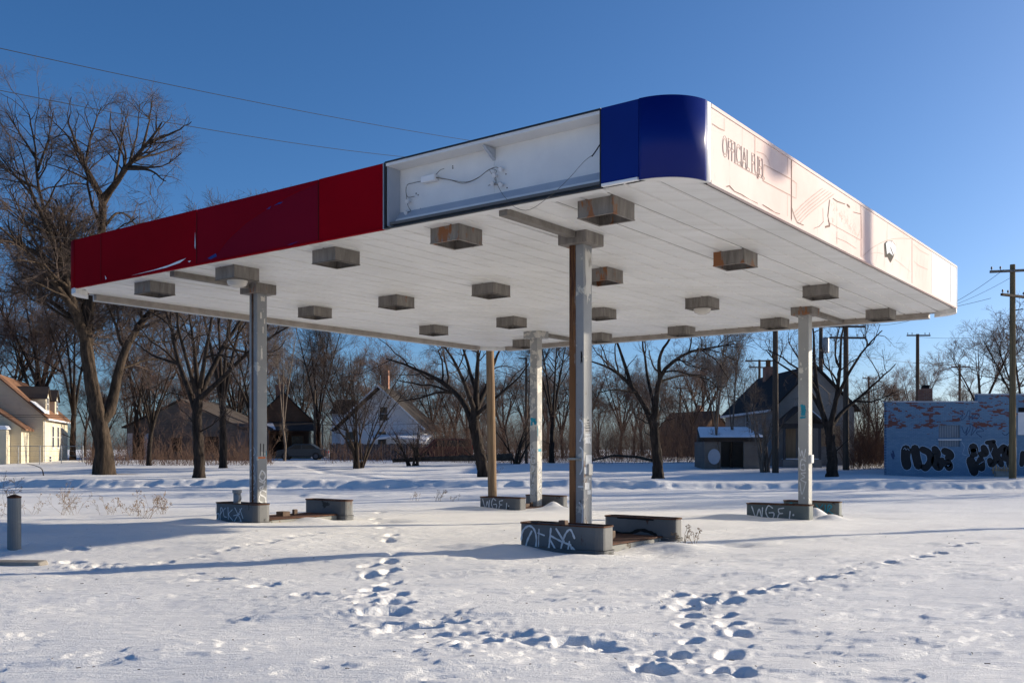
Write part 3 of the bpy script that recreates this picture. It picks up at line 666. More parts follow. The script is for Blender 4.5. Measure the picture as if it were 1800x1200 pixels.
# corner plates under the round corners
for cu, cv, a0, dz in ((CR, CR, 180, .0), (CW-CR, CR, 270, .10), (CR, CD-CR, 90, .10), (CW-CR, CD-CR, 0, .10)):
    arc = [(cu + (CR-.012)*math.cos(a), cv + (CR-.012)*math.sin(a)) for a in np.radians(np.linspace(a0, a0+90, 14))]
    ch = [arc[-1], arc[0]]
    mid = ((arc[0][0]+arc[-1][0])/2, (arc[0][1]+arc[-1][1])/2)
    bul = [((mid[0]*2 - p[0])*.72 + p[0]*.28, (mid[1]*2 - p[1])*.72 + p[1]*.28) for p in arc[2:-2]]
    poly = arc + bul; mb = MB()
    mb.hull([W(u, v, SZ-.012-dz) for u, v in poly], [W(u, v, SZ+.01) for u, v in poly]); mb.build('corner_plate', M['corner'], canopy)

# ------------------------------------------------------------------ columns
def strokes_to(name, mat, strokes, O, X, Nn, parent, off=.004):
    mb = MB()
    if name in ('sticker', 'spray_patch', 'bare_primer', 'paint_flake'):
        rr = np.random.default_rng(len(strokes)*7 + int(abs(strokes[0][0][0][1])*100))
        for pts, w in strokes:
            (xa, ya), (xb, yb) = np.min(pts, axis=0), np.max(pts, axis=0); xa = max(.008, xa-w*.25); xb = min(.252, xb+w*.25); ya -= w/2; yb += w/2
            jx, jy = ((.004, .004) if name == 'sticker' else (.3*(xb-xa), .16*(yb-ya))); k = 2 if name == 'sticker' else 6; q = []
            for t in np.linspace(0, 1, k+1)[:-1]: q.append((xa+(xb-xa)*t, ya))
            for t in np.linspace(0, 1, k+1)[:-1]: q.append((xb, ya+(yb-ya)*t))
            for t in np.linspace(0, 1, k+1)[:-1]: q.append((xb-(xb-xa)*t, yb))
            for t in np.linspace(0, 1, k+1)[:-1]: q.append((xa, yb-(yb-ya)*t))
            cxy = np.array([(xa+xb)/2, (ya+yb)/2]); q = [np.array(p) + (cxy-np.array(p))*rr.uniform(0, .45 if name != 'sticker' else .04) for p in q]
            vs = [np.array(O) + X*p[0] + U3*p[1] + Nn*off for p in q] + [np.array(O) + X*cxy[0] + U3*cxy[1] + Nn*off]
            mb.add(vs, [(i, (i+1) % len(q), len(q)) for i in range(len(q))])
    else:
        for pts, w in strokes: mb.ribbon(spline(pts, 5) if len(pts) > 2 else pts, w, O, X, U3, Nn, off)
    return mb.build(name, mat, parent)
cols = {}
H_ = .13
def column(key, u, v, mat, zb, label):
    mb = MB(); wbox(mb, u-H_, u+H_, v-H_, v+H_, zb, SZ+.03)
    o = mb.build('column', mat, canopy, bevel=.018); o['label'] = label
    mb = MB(); wbox(mb, u-.265, u+.265, v-.265, v+.265, SZ-.19, SZ+.02); c = mb.build('capital', M['fixture_rust'] if key != 'C' else M['col_c'], o, bevel=.012)
    cols[key] = o; return o
def faceL(u, v): return np.array(W(u+H_, v-H_, 0.)), -L3, LN      # left-hand visible face, x runs 0..0.26 from its left edge
def faceR(u, v): return np.array(W(u-H_, v-H_, 0.)), R3, RN
cB = column('B', 2.95, 2.2, M['col'], -.2, 'grey steel column with a rusty downpipe and stickers')
cA = column('A', 10.95, 2.2, M['col'], -.2, 'grey steel column with white spray-painted tags near its foot')
cC = column('C', 10.95, 12.2, M['col_c'], -.5, 'badly flaking pale column with a blue paint patch')
cD = column('D', 2.95, 12.2, M['col_r'], -.5, 'pale grey column with a teal paint patch and white tag')
# downpipes
def pipe(col, u, v, r, mat, z0, z1):
    mb = MB(); mb.tube([W(u, v, z0), W(u, v, z1)], r, 10); mb.build('downpipe', mat, col, smooth=True)
mb = MB(); wbox(mb, 2.95+.012, 2.95+H_-.002, 2.2-H_-.014, 2.2-H_+.004, .2, SZ-.19); mb.build('downpipe', M['rust_chan'], cB, bevel=.005); pipe(cA, 10.95+.01, 2.2-H_-.006, .022, M['pipe_dark'], .3, SZ-.16)
for z in (1.42,):
    mb = MB(); wbox(mb, 2.95-.09, 2.95+.14, 2.2-H_-.048, 2.2-H_+.004, z, z+.035); mb.build('pipe_clamp', M['slab'], cB, bevel=.006)
# tags: B
O, X, Nn = faceL(2.95, 2.2)
strokes_to('spray_tag', M['spray_white'], [([(.20,2.05),(.245,2.0),(.25,1.85),(.20,1.72)], .03), ([(.20,1.62),(.25,1.55),(.245,1.3),(.2,1.2)], .025), ([(.19,.75),(.245,.66),(.24,.45),(.19,.36)], .03), ([(.17,1.0),(.25,1.0)], .03)], O, X, Nn, cB)
strokes_to('paint_flake', M['dark'], [([(.225,2.95),(.235,3.03),(.22,3.12)], .05), ([(.2,.78),(.205,.72)], .03)], O, X, Nn, cB)
strokes_to('paint_flake', M['flake'], [([(.02,3.3),(.03,3.4)], .02), ([(.02,3.55),(.03,3.7)], .02), ([(.02,2.6),(.03,2.64)], .016)], O, X, Nn, cB)
O, X, Nn = faceR(2.95, 2.2)
strokes_to('sticker', M['sticker'], [([(.05,1.25),(.2,1.26)], .10), ([(.10,1.4),(.20,1.42)], .16), ([(.06,1.02),(.15,1.0)], .09), ([(.12,.9),(.2,.92)], .05), ([(.16,1.12),(.2,1.12)], .03)], O, X, Nn, cB)
strokes_to('sticker', M['yellow'], [([(.12,1.32),(.19,1.33)], .05)], O, X, Nn, cB, .007)
strokes_to('spray_stencil', M['spray_black'], [([(.06,1.92),(.20,1.93)], .014), ([(.07,1.96),(.19,1.965)], .012), ([(.09,2.0),(.17,2.0)], .012), ([(.12,2.04),(.15,2.05)], .02), ([(.06,1.88),(.21,1.885)], .012)], O, X, Nn, cB)
strokes_to('spray_patch', M['sticker'], [([(.04,1.72),(.2,1.74)], .12), ([(.05,1.82),(.2,1.82)], .05)], O, X, Nn, cB, .003)
strokes_to('bare_primer', M['flake'], [([(.05,4.72),(.08,4.5),(.16,4.3),(.2,4.1),(.22,3.9)], .09), ([(.16,4.7),(.2,4.5)], .1)], O, X, Nn, cB)
# A
O, X, Nn = faceL(10.95, 2.2)
strokes_to('spray_tag', M['spray_white'], [([(.04,1.55),(.15,1.62),(.2,1.5),(.08,1.42),(.06,1.3)], .018), ([(.05,1.2),(.1,1.3),(.18,1.2),(.1,1.08),(.05,1.2)], .018), ([(.06,.98),(.16,1.04),(.2,.9),(.08,.84),(.06,.98)], .018), ([(.05,.7),(.18,.8),(.1,.66),(.2,.6),(.06,.5)], .018)], O, X, Nn, cA)
O, X, Nn = faceR(10.95, 2.2)
strokes_to('spray_tag', M['spray_white'], [([(.05,1.02),(.12,1.14),(.21,1.04),(.15,.93),(.05,1.0)], .034), ([(.06,.93),(.2,.85),(.06,.78),(.22,.70)], .034), ([(.2,.92),(.14,.78),(.07,.66),(.2,.58),(.22,.48)], .034), ([(.06,.62),(.05,.52),(.15,.46),(.22,.4)], .03)], O, X, Nn, cA)
strokes_to('spray_tick', M['spray_black'], [([(.08,1.46),(.085,1.7)], .022), ([(.16,1.45),(.165,1.69)], .026)], O, X, Nn, cA)
strokes_to('sticker', M['orange'], [([(.03,1.41),(.2,1.41)], .035)], O, X, Nn, cA)
strokes_to('spray_patch', M['spray_teal'], [([(.23,1.45),(.24,1.56)], .03)], O, X, Nn, cA)
strokes_to('bare_primer', M['flake'], [([(.11,3.45),(.13,3.6),(.1,3.7)], .05), ([(.14,4.0),(.16,4.14)], .04), ([(.08,4.3),(.11,4.42)], .05), ([(.18,4.2),(.2,4.3)], .03), ([(.1,4.7),(.18,4.72)], .09)], O, X, Nn, cA)
# C
O, X, Nn = faceL(10.95, 12.2)
strokes_to('spray_tag', M['spray_white'], [([(.04,1.62),(.07,1.45),(.11,1.6),(.15,1.45),(.19,1.62)], .024), ([(.19,1.36),(.08,1.38),(.06,1.2),(.17,1.18),(.16,1.28)], .024), ([(.17,1.05),(.07,1.1),(.15,.98),(.06,.92)], .022), ([(.05,.85),(.11,.62),(.17,.84)], .024), ([(.03,.4),(.06,.52),(.12,.56),(.18,.5),(.19,.38),(.13,.28),(.06,.3),(.03,.4)], .022), ([(.11,.55),(.11,.29)], .018), ([(.05,.46),(.11,.36),(.17,.47)], .018)], O, X, Nn, cC)
strokes_to('spray_patch', M['spray_teal'], [([(.05,2.42),(.19,2.44)], .14), ([(.04,2.33),(.1,2.3)], .1), ([(.16,2.34),(.22,2.36)], .12)], O, X, Nn, cC)
O, X, Nn = faceR(10.95, 12.2)
strokes_to('spray_patch', M['spray_teal'], [([(.03,2.3),(.04,1.9)], .03), ([(.05,1.55),(.22,1.55)], .10)], O, X, Nn, cC)
strokes_to('spray_tag', M['spray_white'], [([(.05,1.02),(.13,1.12),(.2,1.02),(.12,.92),(.05,1.02)], .028), ([(.06,.86),(.2,.76),(.06,.66),(.21,.56)], .028), ([(.18,.88),(.08,.7),(.2,.5),(.08,.4),(.2,.28)], .028), ([(.06,.3),(.12,.1),(.2,.0)], .028)], O, X, Nn, cC)
# D
O, X, Nn = faceL(2.95, 12.2)
strokes_to('spray_tag', M['spray_white'], [([(.02,1.62),(.06,1.42),(.10,1.56),(.14,1.38),(.19,1.58)], .026), ([(.19,1.3),(.09,1.34),(.06,1.12),(.17,1.08),(.16,1.22),(.1,1.2)], .026), ([(.19,1.02),(.08,1.0),(.17,.92),(.07,.86),(.2,.78)], .026), ([(.05,.78),(.1,.5),(.2,.8)], .026), ([(.15,.42),(.155,.40)], .035)], O, X, Nn, cD)
strokes_to('spray_patch', M['spray_teal'], [([(.09,2.58),(.17,2.6)], .13), ([(.1,2.44),(.16,2.46)], .12), ([(.06,2.35),(.19,2.35)], .07), ([(.08,2.50),(.2,2.52)], .08)], O, X, Nn, cD)
strokes_to('bare_primer', M['flake'], [([(.05,3.5),(.11,3.46)], .12), ([(.06,3.62),(.08,3.66)], .06), ([(.07,3.27),(.09,3.28)], .05)], O, X, Nn, cD)
mb = MB(); wbox(mb, 2.95-H_-.05, 2.95-H_+.004, 12.2-.06, 12.2+.10, 1.25, 1.45); mb.build('junction_box', M['sticker'], cD, bevel=.008)
mb = MB(); wbox(mb, 2.95-H_-.035, 2.95-H_+.004, 2.2-.02, 2.2+.10, 1.18, 1.36); mb.build('junction_box', M['flake'], cB, bevel=.008)
# short beams from the capitals to the nearest edge
for u, v0, v1 in ((2.95, .16, 1.93), (10.95, .16, 1.93), (2.95, 12.47, 14.82), (10.95, 12.47, 14.82)):
    mb = MB(); wbox(mb, u-.075, u+.075, v0, v1, SZ-.10, SZ+.01); mb.build('soffit_beam', M['beam'], canopy, bevel=.01)

# ------------------------------------------------------------------ light boxes under the canopy
def fixture(u, v, rusty, lens, label):
    r = empty('canopy_light', W(u, v, SZ)); r.rotation_euler = (0, 0, UL*-1 + math.pi/2)
    r.rotation_euler = (0, 0, math.atan2(Rx[1], Rx[0]))
    h = .285; mb = MB(); t = .012; d = .225
    for a, b in (((-h,-h),(h,-h+t)), ((-h,h-t),(h,h)), ((-h,-h+t),(-h+t,h-t)), ((h-t,-h+t),(h,h-t))):
        mb.box((a[0], a[1], -d), (b[0], b[1], .012))
    mb.build('housing', M['fixture_rust'] if rusty else M['fixture'], r)
    mb = MB(); mb.box((-h+t, -h+t, -.05), (h-t, h-t, -.035)); mb.build('reflector_plate', M['fixture_in'], r)
    mb = MB()
    for a, b in (((-h-.008,-h-.008),(h+.008,-h+.03)), ((-h-.008,h-.03),(h+.008,h+.008)), ((-h-.008,-h+.03),(-h+.03,h-.03)), ((h-.03,-h+.03),(h+.008,h-.03))):
        mb.box((a[0], a[1], -d-.014), (b[0], b[1], -d-.001))
    mb.build('rim', M['fixture_in'] if not rusty else M['fixture_rust'], r)
    if lens:
        mb = MB(); ring = [(.0, .20), (-.03, .195), (-.09, .17), (-.125, .10), (-.135, .0)]
        vs = []; fs = []; n = 16
        for z, q in ring:
            for k in range(n): vs.append((q*math.cos(2*math.pi*k/n), q*math.sin(2*math.pi*k/n), -d + z))
        for i in range(len(ring)-1):
            for k in range(n): fs.append((i*n+k, i*n+(k+1) % n, (i+1)*n+(k+1) % n, (i+1)*n+k))
        mb.add(vs, fs); mb.build('glass_lens', M['lens'], r, smooth=True)
        mb = MB(); mb.box((-h+.03, -h+.03, -d-.008), (h-.03, h-.03, -d+.002)); mb.build('lens_plate', M['fixture_in'], r)
    else:
        mb = MB(); mb.tube([(0,0,-.05),(0,0,-.11)], .03, 8); mb.tube([(.05,.02,-.05),(.09,.05,-.13),(.07,.03,-.18)], .006, 5); mb.build('lamp_holder', M['dark'], r)
    tag(r, label, 'light', 'square light boxes under the canopy')
G_U = [1.6 + 2.71*k for k in range(5)]; G_V = [.75 + 4.32*k for k in range(4)]
for i, u in enumerate(G_U):
    for j, v in enumerate(G_V):
        lens = (i, j) in ((3, 0), (1, 2)); rusty = (i, j) in ((0,0), (1,0), (0,1), (1,1))
        lab = ('light box with a hanging glass lens beside the left column capital' if (i, j) == (3, 0) else 'light box with a hanging glass lens out in the open ceiling') if lens else \
              ('open light box with orange rust running down its corners' if rusty else 'open dull grey-brown light box without rust streaks under the canopy')
        om = ('nearest', 'second', 'third', 'fourth', 'farthest')
        if not lens: lab = ('rust-streaked ' if rusty else 'dull grey ') + 'open light box, %s from pale fascia in %s row from red fascia' % (('first', 'second', 'third', 'fourth', 'fifth')[i], ('first', 'second', 'third', 'fourth')[j])
        fixture(u, v, rusty, lens, lab)

# ------------------------------------------------------------------ pump islands
def guard(parent, u, v, hx, hy, z0, h, mat, lean=0, name='end_guard'):
    g = empty(name, parent=parent)
    def ring(hx, hy, r): return [(u + a, v + b) for a, b in rrect(hx, hy, r)]
    n = len(rrect(1, 1, .1))
    def shell(nm, hx, hy, r, za, zb, m, th=.012, solid=False):
        mb = MB(); o = ring(hx, hy, r); i = ring(hx-th, hy-th, max(.01, r-th)); k = len(o)
        vs = [W(a, b, za) for a, b in o] + [W(a, b, zb) for a, b in o] + [W(a, b, zb) for a, b in i] + [W(a, b, za) for a, b in i]
        fs = []
        for q in range(k):
            q2 = (q+1) % k
            fs += [(q, q2, k+q2, k+q), (k+q, k+q2, 2*k+q2, 2*k+q), (2*k+q, 2*k+q2, 3*k+q2, 3*k+q), (3*k+q, 3*k+q2, q2, q)]
        if solid: fs.append(tuple(range(2*k, 3*k)))
        mb.add(vs, fs); return mb.build(nm, m, g)
    shell('plinth', hx+.02, hy+.02, .12, z0-.15, z0+.06, mat); 
    shell('rim_band', hx+.03, hy+.03, .13, z0+.06, z0+.085, M['guard'])
    shell('wall', hx, hy, .11, z0+.09, z0+h, mat)
    shell('rim_band', hx+.014, hy+.014, .12, z0+h, z0+h+.022, M['rust'])
    mb = MB(); o = ring(hx-.012, hy-.012, .1); mb.add([W(a, b, z0+h-.03) for a, b in o], [tuple(range(len(o)))]); mb.build('top_plate', M['rust'], g)
    return g
def gface(u, v, hx, hy, z0): return np.array(W(u+hx, v-hy, z0)), -L3, LN
def island(u, v0, v1, z0, label, mat, w1=.76, w2=.70):
    t = empty('pump_island', W(u, (v0+v1)/2, z0)); tag(t, label, 'pump island', 'pump islands under the canopy')
    t.rotation_euler = (0, 0, 0)
    t2 = t
    mb = MB(); wbox(mb, u-.46, u+.46, v0+.2, v1-.2, z0-.2, z0+.10); sl = mb.build('base_slab', M['slab'], None, bevel=.02)
    mb = MB(); wbox(mb, u-.49, u+.49, v0+.21, v1-.21, z0+.101, z0+.125); ed = mb.build('steel_edging', M['rust'], None, bevel=.006)
    mb = MB()
    wbox(mb, u-.1, u+.12, v0+.95, v0+1.15, z0+.12, z0+.22); wbox(mb, u-.05, u+.02, v0+1.3, v0+1.4, z0+.12, z0+.25); st = mb.build('pipe_stub', M['pipe_dark'], None, bevel=.01)
    g1 = guard(None, u, v0, w1, .20, z0, .43, mat); g2 = guard(None, u+.02, v1, w2, .17, z0, .40, mat)
    off = Vector(t.location)
    for o in (sl, ed, st, g1, g2):
        o.parent = t; o.location = -off
    return t, g1, g2
iz = {'B': .0, 'A': .03, 'D': -.12, 'C': -.20}
iB, gB1, gB2 = island(2.85, 1.62, 4.05, .0, 'pump island with a looping white tag on its front guard and a long second guard', M['guard'])
iA, gA1, gA2 = island(10.75, 1.65, 4.0, .05, 'pump island with a scrawled tag on its guard and a grey valve on top', M['guard'], .66, .64)
iD, gD1, gD2 = island(2.95, 10.55, 12.75, -.11, 'pump island with a white WGE tag and teal paint on the guard behind the column', M['guard_green'], .74, .70)
iC, gC1, gC2 = island(10.95, 10.6, 12.75, -.20, 'pump island with a white WGE tag, in front of the wooden pole', M['guard'], .70, .68)
def on_guard(g, u, v, hx, hy, z0, strokes, mat, name='spray_tag'):
    O, X, Nn = gface(u, v, hx, hy, z0); return strokes_to(name, mat, strokes, O, X, Nn, g, .004)
WGE = [([(.16,.38),(.26,.14),(.34,.33),(.40,.14),(.42,.36)], .028), ([(.66,.36),(.56,.41),(.50,.28),(.55,.15),(.66,.13),(.69,.25),(.58,.25)], .028), ([(.92,.37),(.80,.34),(.82,.25),(.90,.25),(.82,.24),(.78,.15),(.80,.11),(.93,.12)], .028), ([(1.05,.13),(1.07,.30)], .028), ([(1.05,.13),(1.0,.11)], .026), ([(1.14,.22),(1.145,.225)], .045)]
on_guard(gD1, 2.95, 10.55, .74, .20, -.11, WGE, M['spray_white']); on_guard(gC1, 10.95, 10.6, .70, .20, -.20, [([(x*.93, y) for x, y in p], w) for p, w in WGE], M['spray_white'])
on_guard(gB1, 2.85, 1.62, .76, .20, .0, [([(.06,.18),(.09,.32),(.20,.40),(.30,.36),(.35,.22),(.33,.02)], .034), ([(.26,.32),(.18,.18),(.13,.02)], .034), ([(.38,.30),(.5,.27)], .022), ([(.40,.36),(.39,.12),(.38,.04)], .02), ([(.62,.38),(.60,.20),(.57,.0)], .034), ([(.60,.22),(.74,.02)], .03), ([(.72,.38),(.86,.20)], .034), ([(1.05,.26),(.98,.38),(.90,.33),(.84,.2),(.78,.0)], .034), ([(.62,.27),(.80,.2),(.98,.14),(1.12,.0)], .03), ([(.96,.2),(.92,.02)], .028), ([(.98,.16),(1.02,.0)], .028), ([(.82,.03),(.94,.02)], .024)], M['spray_white'])
on_guard(gA1, 10.75, 1.65, .66, .20, .05, [([(.06,.34),(.08,.22),(.16,.22),(.15,.12),(.08,.1)], .02), ([(.2,.08),(.22,.34),(.28,.3),(.22,.22)], .02), ([(.38,.34),(.32,.3),(.33,.18),(.42,.16)], .02), ([(.46,.36),(.47,.12)], .02), ([(.6,.32),(.48,.22),(.62,.1)], .02), ([(.64,.2),(.84,.24)], .018), ([(.68,.36),(.92,.06)], .02), ([(.9,.36),(.62,.04)], .02), ([(.84,.34),(.94,.16)], .018), ([(.86,.1),(.865,.105)], .04)], M['spray_white'])
on_guard(gD2, 2.97, 12.75, .70, .17, -.11, [([(.1,.3),(.25,.36),(.2,.2)], .03), ([(.86,.34),(.94,.22),(.92,.14)], .028), ([(1.02,.35),(.94,.22),(1.0,.13),(1.08,.2),(1.08,.34)], .028), ([(1.12,.13),(1.16,.34),(1.24,.3),(1.16,.22),(1.28,.12)], .028)], M['spray_teal'])
on_guard(gB2, 2.87, 4.05, .70, .17, .0, [([(.2,.14),(.5,.12),(.75,.20),(.95,.17),(1.05,.13)], .06), ([(.3,.395),(.6,.39),(1.0,.385)], .03)], M['dark'], 'bare_patch')
# extra hardware
mb = MB(); c = W(10.75+.14, 1.62, 0)
mb.tube([W(10.86,1.6,.46), W(10.86,1.6,.74)], .075, 12); mb.tube([W(10.86,1.6,.70), W(10.86,1.6,.76)], .095, 12); mb.tube([W(10.75,1.57,.60), W(10.75,1.50,.60)], .075, 12)
o = mb.build('valve', M['col'], None); o.parent = gA1
mb = MB(); wbox(mb, 2.83, 2.95, 1.56, 1.66, .40, .50); o = mb.build('pipe_stub', M['pipe_dark'], None, bevel=.01); o.parent = gB1

# ------------------------------------------------------------------ trees
def mesh_np(name, V, F, mats, midx=None, parent=None, smooth=True):
    me = bpy.data.meshes.new(name); k = F.shape[1]
    me.vertices.add(len(V)); me.vertices.foreach_set('co', np.ascontiguousarray(V, dtype=np.float32).ravel())
    me.loops.add(F.size); me.loops.foreach_set('vertex_index', F.astype(np.int32).ravel())
    me.polygons.add(len(F)); me.polygons.foreach_set('loop_start', (np.arange(len(F))*k).astype(np.int32))
    me.polygons.foreach_set('use_smooth', np.full(len(F), smooth))
    for m in (mats if isinstance(mats, (list, tuple)) else [mats]): me.materials.append(m)
    if midx is not None: me.polygons.foreach_set('material_index', midx.astype(np.int32))
    me.update(calc_edges=True)
    o = bpy.data.objects.new(name, me); COL.objects.link(o); o.parent = parent; return o
def tubes(Pp, Rr, sides):
    """Pp [N,K,3], Rr [N,K] -> vertices, quad faces"""
    N, K, _ = Pp.shape
    T = np.empty_like(Pp); T[:, 1:-1] = Pp[:, 2:] - Pp[:, :-2]; T[:, 0] = Pp[:, 1]-Pp[:, 0]; T[:, -1] = Pp[:, -1]-Pp[:, -2]
    T /= np.linalg.norm(T, axis=-1, keepdims=True) + 1e-9
    ref = np.zeros_like(T); ref[..., 0] = .31; ref[..., 1] = .95
    A = np.cross(T, ref); A /= np.linalg.norm(A, axis=-1, keepdims=True) + 1e-9; B = np.cross(A, T)
    q = np.arange(sides)*2*np.pi/sides
    V = Pp[:, :, None] + Rr[:, :, None, None]*(A[:, :, None]*np.cos(q)[None, None, :, None] + B[:, :, None]*np.sin(q)[None, None, :, None])
    base = (np.arange(N)*K*sides)[:, None, None] + (np.arange(K-1)*sides)[None, :, None]
    a = base + np.arange(sides); b = base + (np.arange(sides)+1) % sides
    F = np.stack([a, a+sides, b+sides, b], -1).reshape(-1, 4)
    return V.reshape(-1, 3), F
def join(parts):
    V, F, n = [], [], 0
    for v, f in parts: V.append(v); F.append(f + n); n += len(v)
    return np.vstack(V), np.vstack(F)
def resample(pts, K):
    p = spline(pts, 8); d = np.r_[0, np.cumsum(np.linalg.norm(np.diff(p, axis=0), axis=1))]
    return np.stack([np.interp(np.linspace(0, d[-1], K), d, p[:, i]) for i in range(3)], -1)
def children(r, Pp, Rr, dens, ratio, ang, K, up, wob, rr, tmin, cap, minlen=.15, flare=1.):
    N, k, _ = Pp.shape; L = np.linalg.norm(np.diff(Pp, axis=1), axis=-1).sum(1)
    cnt = np.maximum(1, r.poisson(L*dens)); idx = np.repeat(np.arange(N), cnt)
    if len(idx) > cap: idx = r.choice(idx, cap, replace=False)
    n = len(idx); t = tmin + (1-tmin)*r.random(n)**.8; f = t*(k-1); i0 = np.minimum(f.astype(int), k-2); w = (f-i0)[:, None]
    p0 = Pp[idx, i0]*(1-w) + Pp[idx, i0+1]*w; T = Pp[idx, i0+1]-Pp[idx, i0]; T /= np.linalg.norm(T, axis=-1, keepdims=True)+1e-9
    pr = Rr[idx, i0]*(1-w[:, 0]) + Rr[idx, i0+1]*w[:, 0]
    rv = r.normal(size=(n, 3)); rv -= (rv*T).sum(-1, keepdims=True)*T; rv /= np.linalg.norm(rv, axis=-1, keepdims=True)+1e-9
    a = np.radians(r.uniform(ang[0], ang[1], n))[:, None]; D = T*np.cos(a) + rv*np.sin(a); D[:, 2] += up; D /= np.linalg.norm(D, axis=-1, keepdims=True)
    Ln = np.maximum(minlen, ratio*L[idx]*(1.15-.6*t)*r.uniform(.55, 1.25, n))
    out = np.empty((n, K, 3)); out[:, 0] = p0; cur = p0.copy()
    for s in range(1, K):
        D = D + r.normal(size=(n, 3))*wob; D[:, 2] += up*.35; D /= np.linalg.norm(D, axis=-1, keepdims=True)
        cur = cur + D*(Ln/(K-1))[:, None]; out[:, s] = cur
    r0 = np.minimum(pr*rr, Ln*.021)
    return out, r0[:, None]*np.linspace(1, .38, K)[None, :]
MINR = .0042
def bare_tree(name, base, limbs, seed, cfg=None, mats=None, dist=50., parent_loc=None):
    """limbs: list of (polyline 3-D in world, r0, r1). One Empty with trunk, limbs and twigs."""
    c = dict(d1=1.0, r1=.50, a1=(28, 62), up1=.10, n1=400, d2=2.4, r2=.52, n2=2600, d3=5.0, r3=.62, n3=6500, d4=6.0, n4=9000, r4=.75, wob=.16, tmin=.3, up=.05, mr=1.0)
    if cfg: c.update(cfg)
    r = np.random.default_rng(seed); bark, twig = mats or (M['bark'], M['twig'])
    root = empty(name, base); off = np.array(base, float)
    lp = [resample(np.array(p, float) - off, 12) for p, _, _ in limbs]
    P0 = np.array(lp); d0 = r.normal(size=P0.shape)*.02*np.linspace(0, 1, 12)[None, :, None]; P0 = P0 + d0
    R0 = np.array([a + (b-a)*np.linspace(0, 1, 12)**.85 for _, a, b in limbs])
    R0[0, 0] *= 1.22; R0[0, 1] *= 1.04
    PT = np.stack([np.interp(np.linspace(0, 11, 60), np.arange(12), P0[0][:, i]) for i in range(3)], -1)[None]; RT = np.interp(np.linspace(0, 11, 60), np.arange(12), R0[0])[None]
    flare = np.exp(-np.linspace(0, 60, 60)/5.)
    v, f = tubes(PT, RT, 26); vv = v.reshape(60, 26, 3); ax = PT[0][:, None]; qa = np.arange(26)[None]*2*np.pi/26; hz = np.linspace(0, 1, 60)[:, None]
    rid = 1 + .07*np.sin(qa*9 + 5*np.sin(hz*9+seed)) + .05*np.sin(qa*5 + hz*14) + .16*vnoise(qa*2.2+hz*0, hz*26+qa*0, seed) + flare[:, None]*.15*np.maximum(0, np.sin(qa*5+seed))
    v = (ax + (vv-ax)*rid[..., None]).reshape(-1, 3)
    mesh_np('trunk', v, f, bark, parent=root)
    if len(P0) > 1: lim = [tubes(P0[1:], R0[1:], 9)]
    else: lim = []
    Pu, Ru = P0, R0
    P1, R1 = children(r, Pu, Ru, c['d1'], c['r1'], c['a1'], 8, c['up1'], c['wob'], .62, c['tmin'], c['n1'])
    lim.append(tubes(P1, R1, 6)); v, f = join(lim); mesh_np('limbs', v, f, bark, parent=root)
    P2, R2 = children(r, P1, R1, c['d2'], c['r2'], (25, 65), 5, c['up'], c['wob'], .62, .18, c['n2'])
    m = MINR*c['mr']
    P3, R3 = children(r, P2, R2, c['d3'], c['r3'], (22, 65), 3, c['up'], c['wob'], .62, .12, c['n3'], c.get('m3', .5))
    P4, R4 = children(r, P3, R3, c['d4'], c['r4'], (20, 60), 2, c['up'], c['wob']*.8, .7, .1, c['n4'], c.get('m4', .42))
    pr = [tubes(P2, np.maximum(R2, m*1.5), 3), tubes(P3, np.maximum(R3, m), 3), tubes(P4, np.maximum(R4, m*.8), 3)]
    v, f = join(pr); mesh_np('twigs', v, f, twig, parent=root)['kind'] = 'stuff'
    return root
def LB(Y, *pp, r=(.2, .05)):
    """limb polyline from photograph pixels at depth Y (third value: metres further away)"""
    return ([P(q[0], q[1], Y + (q[2] if len(q) > 2 else 0)) for q in pp], r[0], r[1])
def on_ground(px, Y):
    x = (px-900)/FPX*Y; return (x, Y, gz(x, Y)-.05)

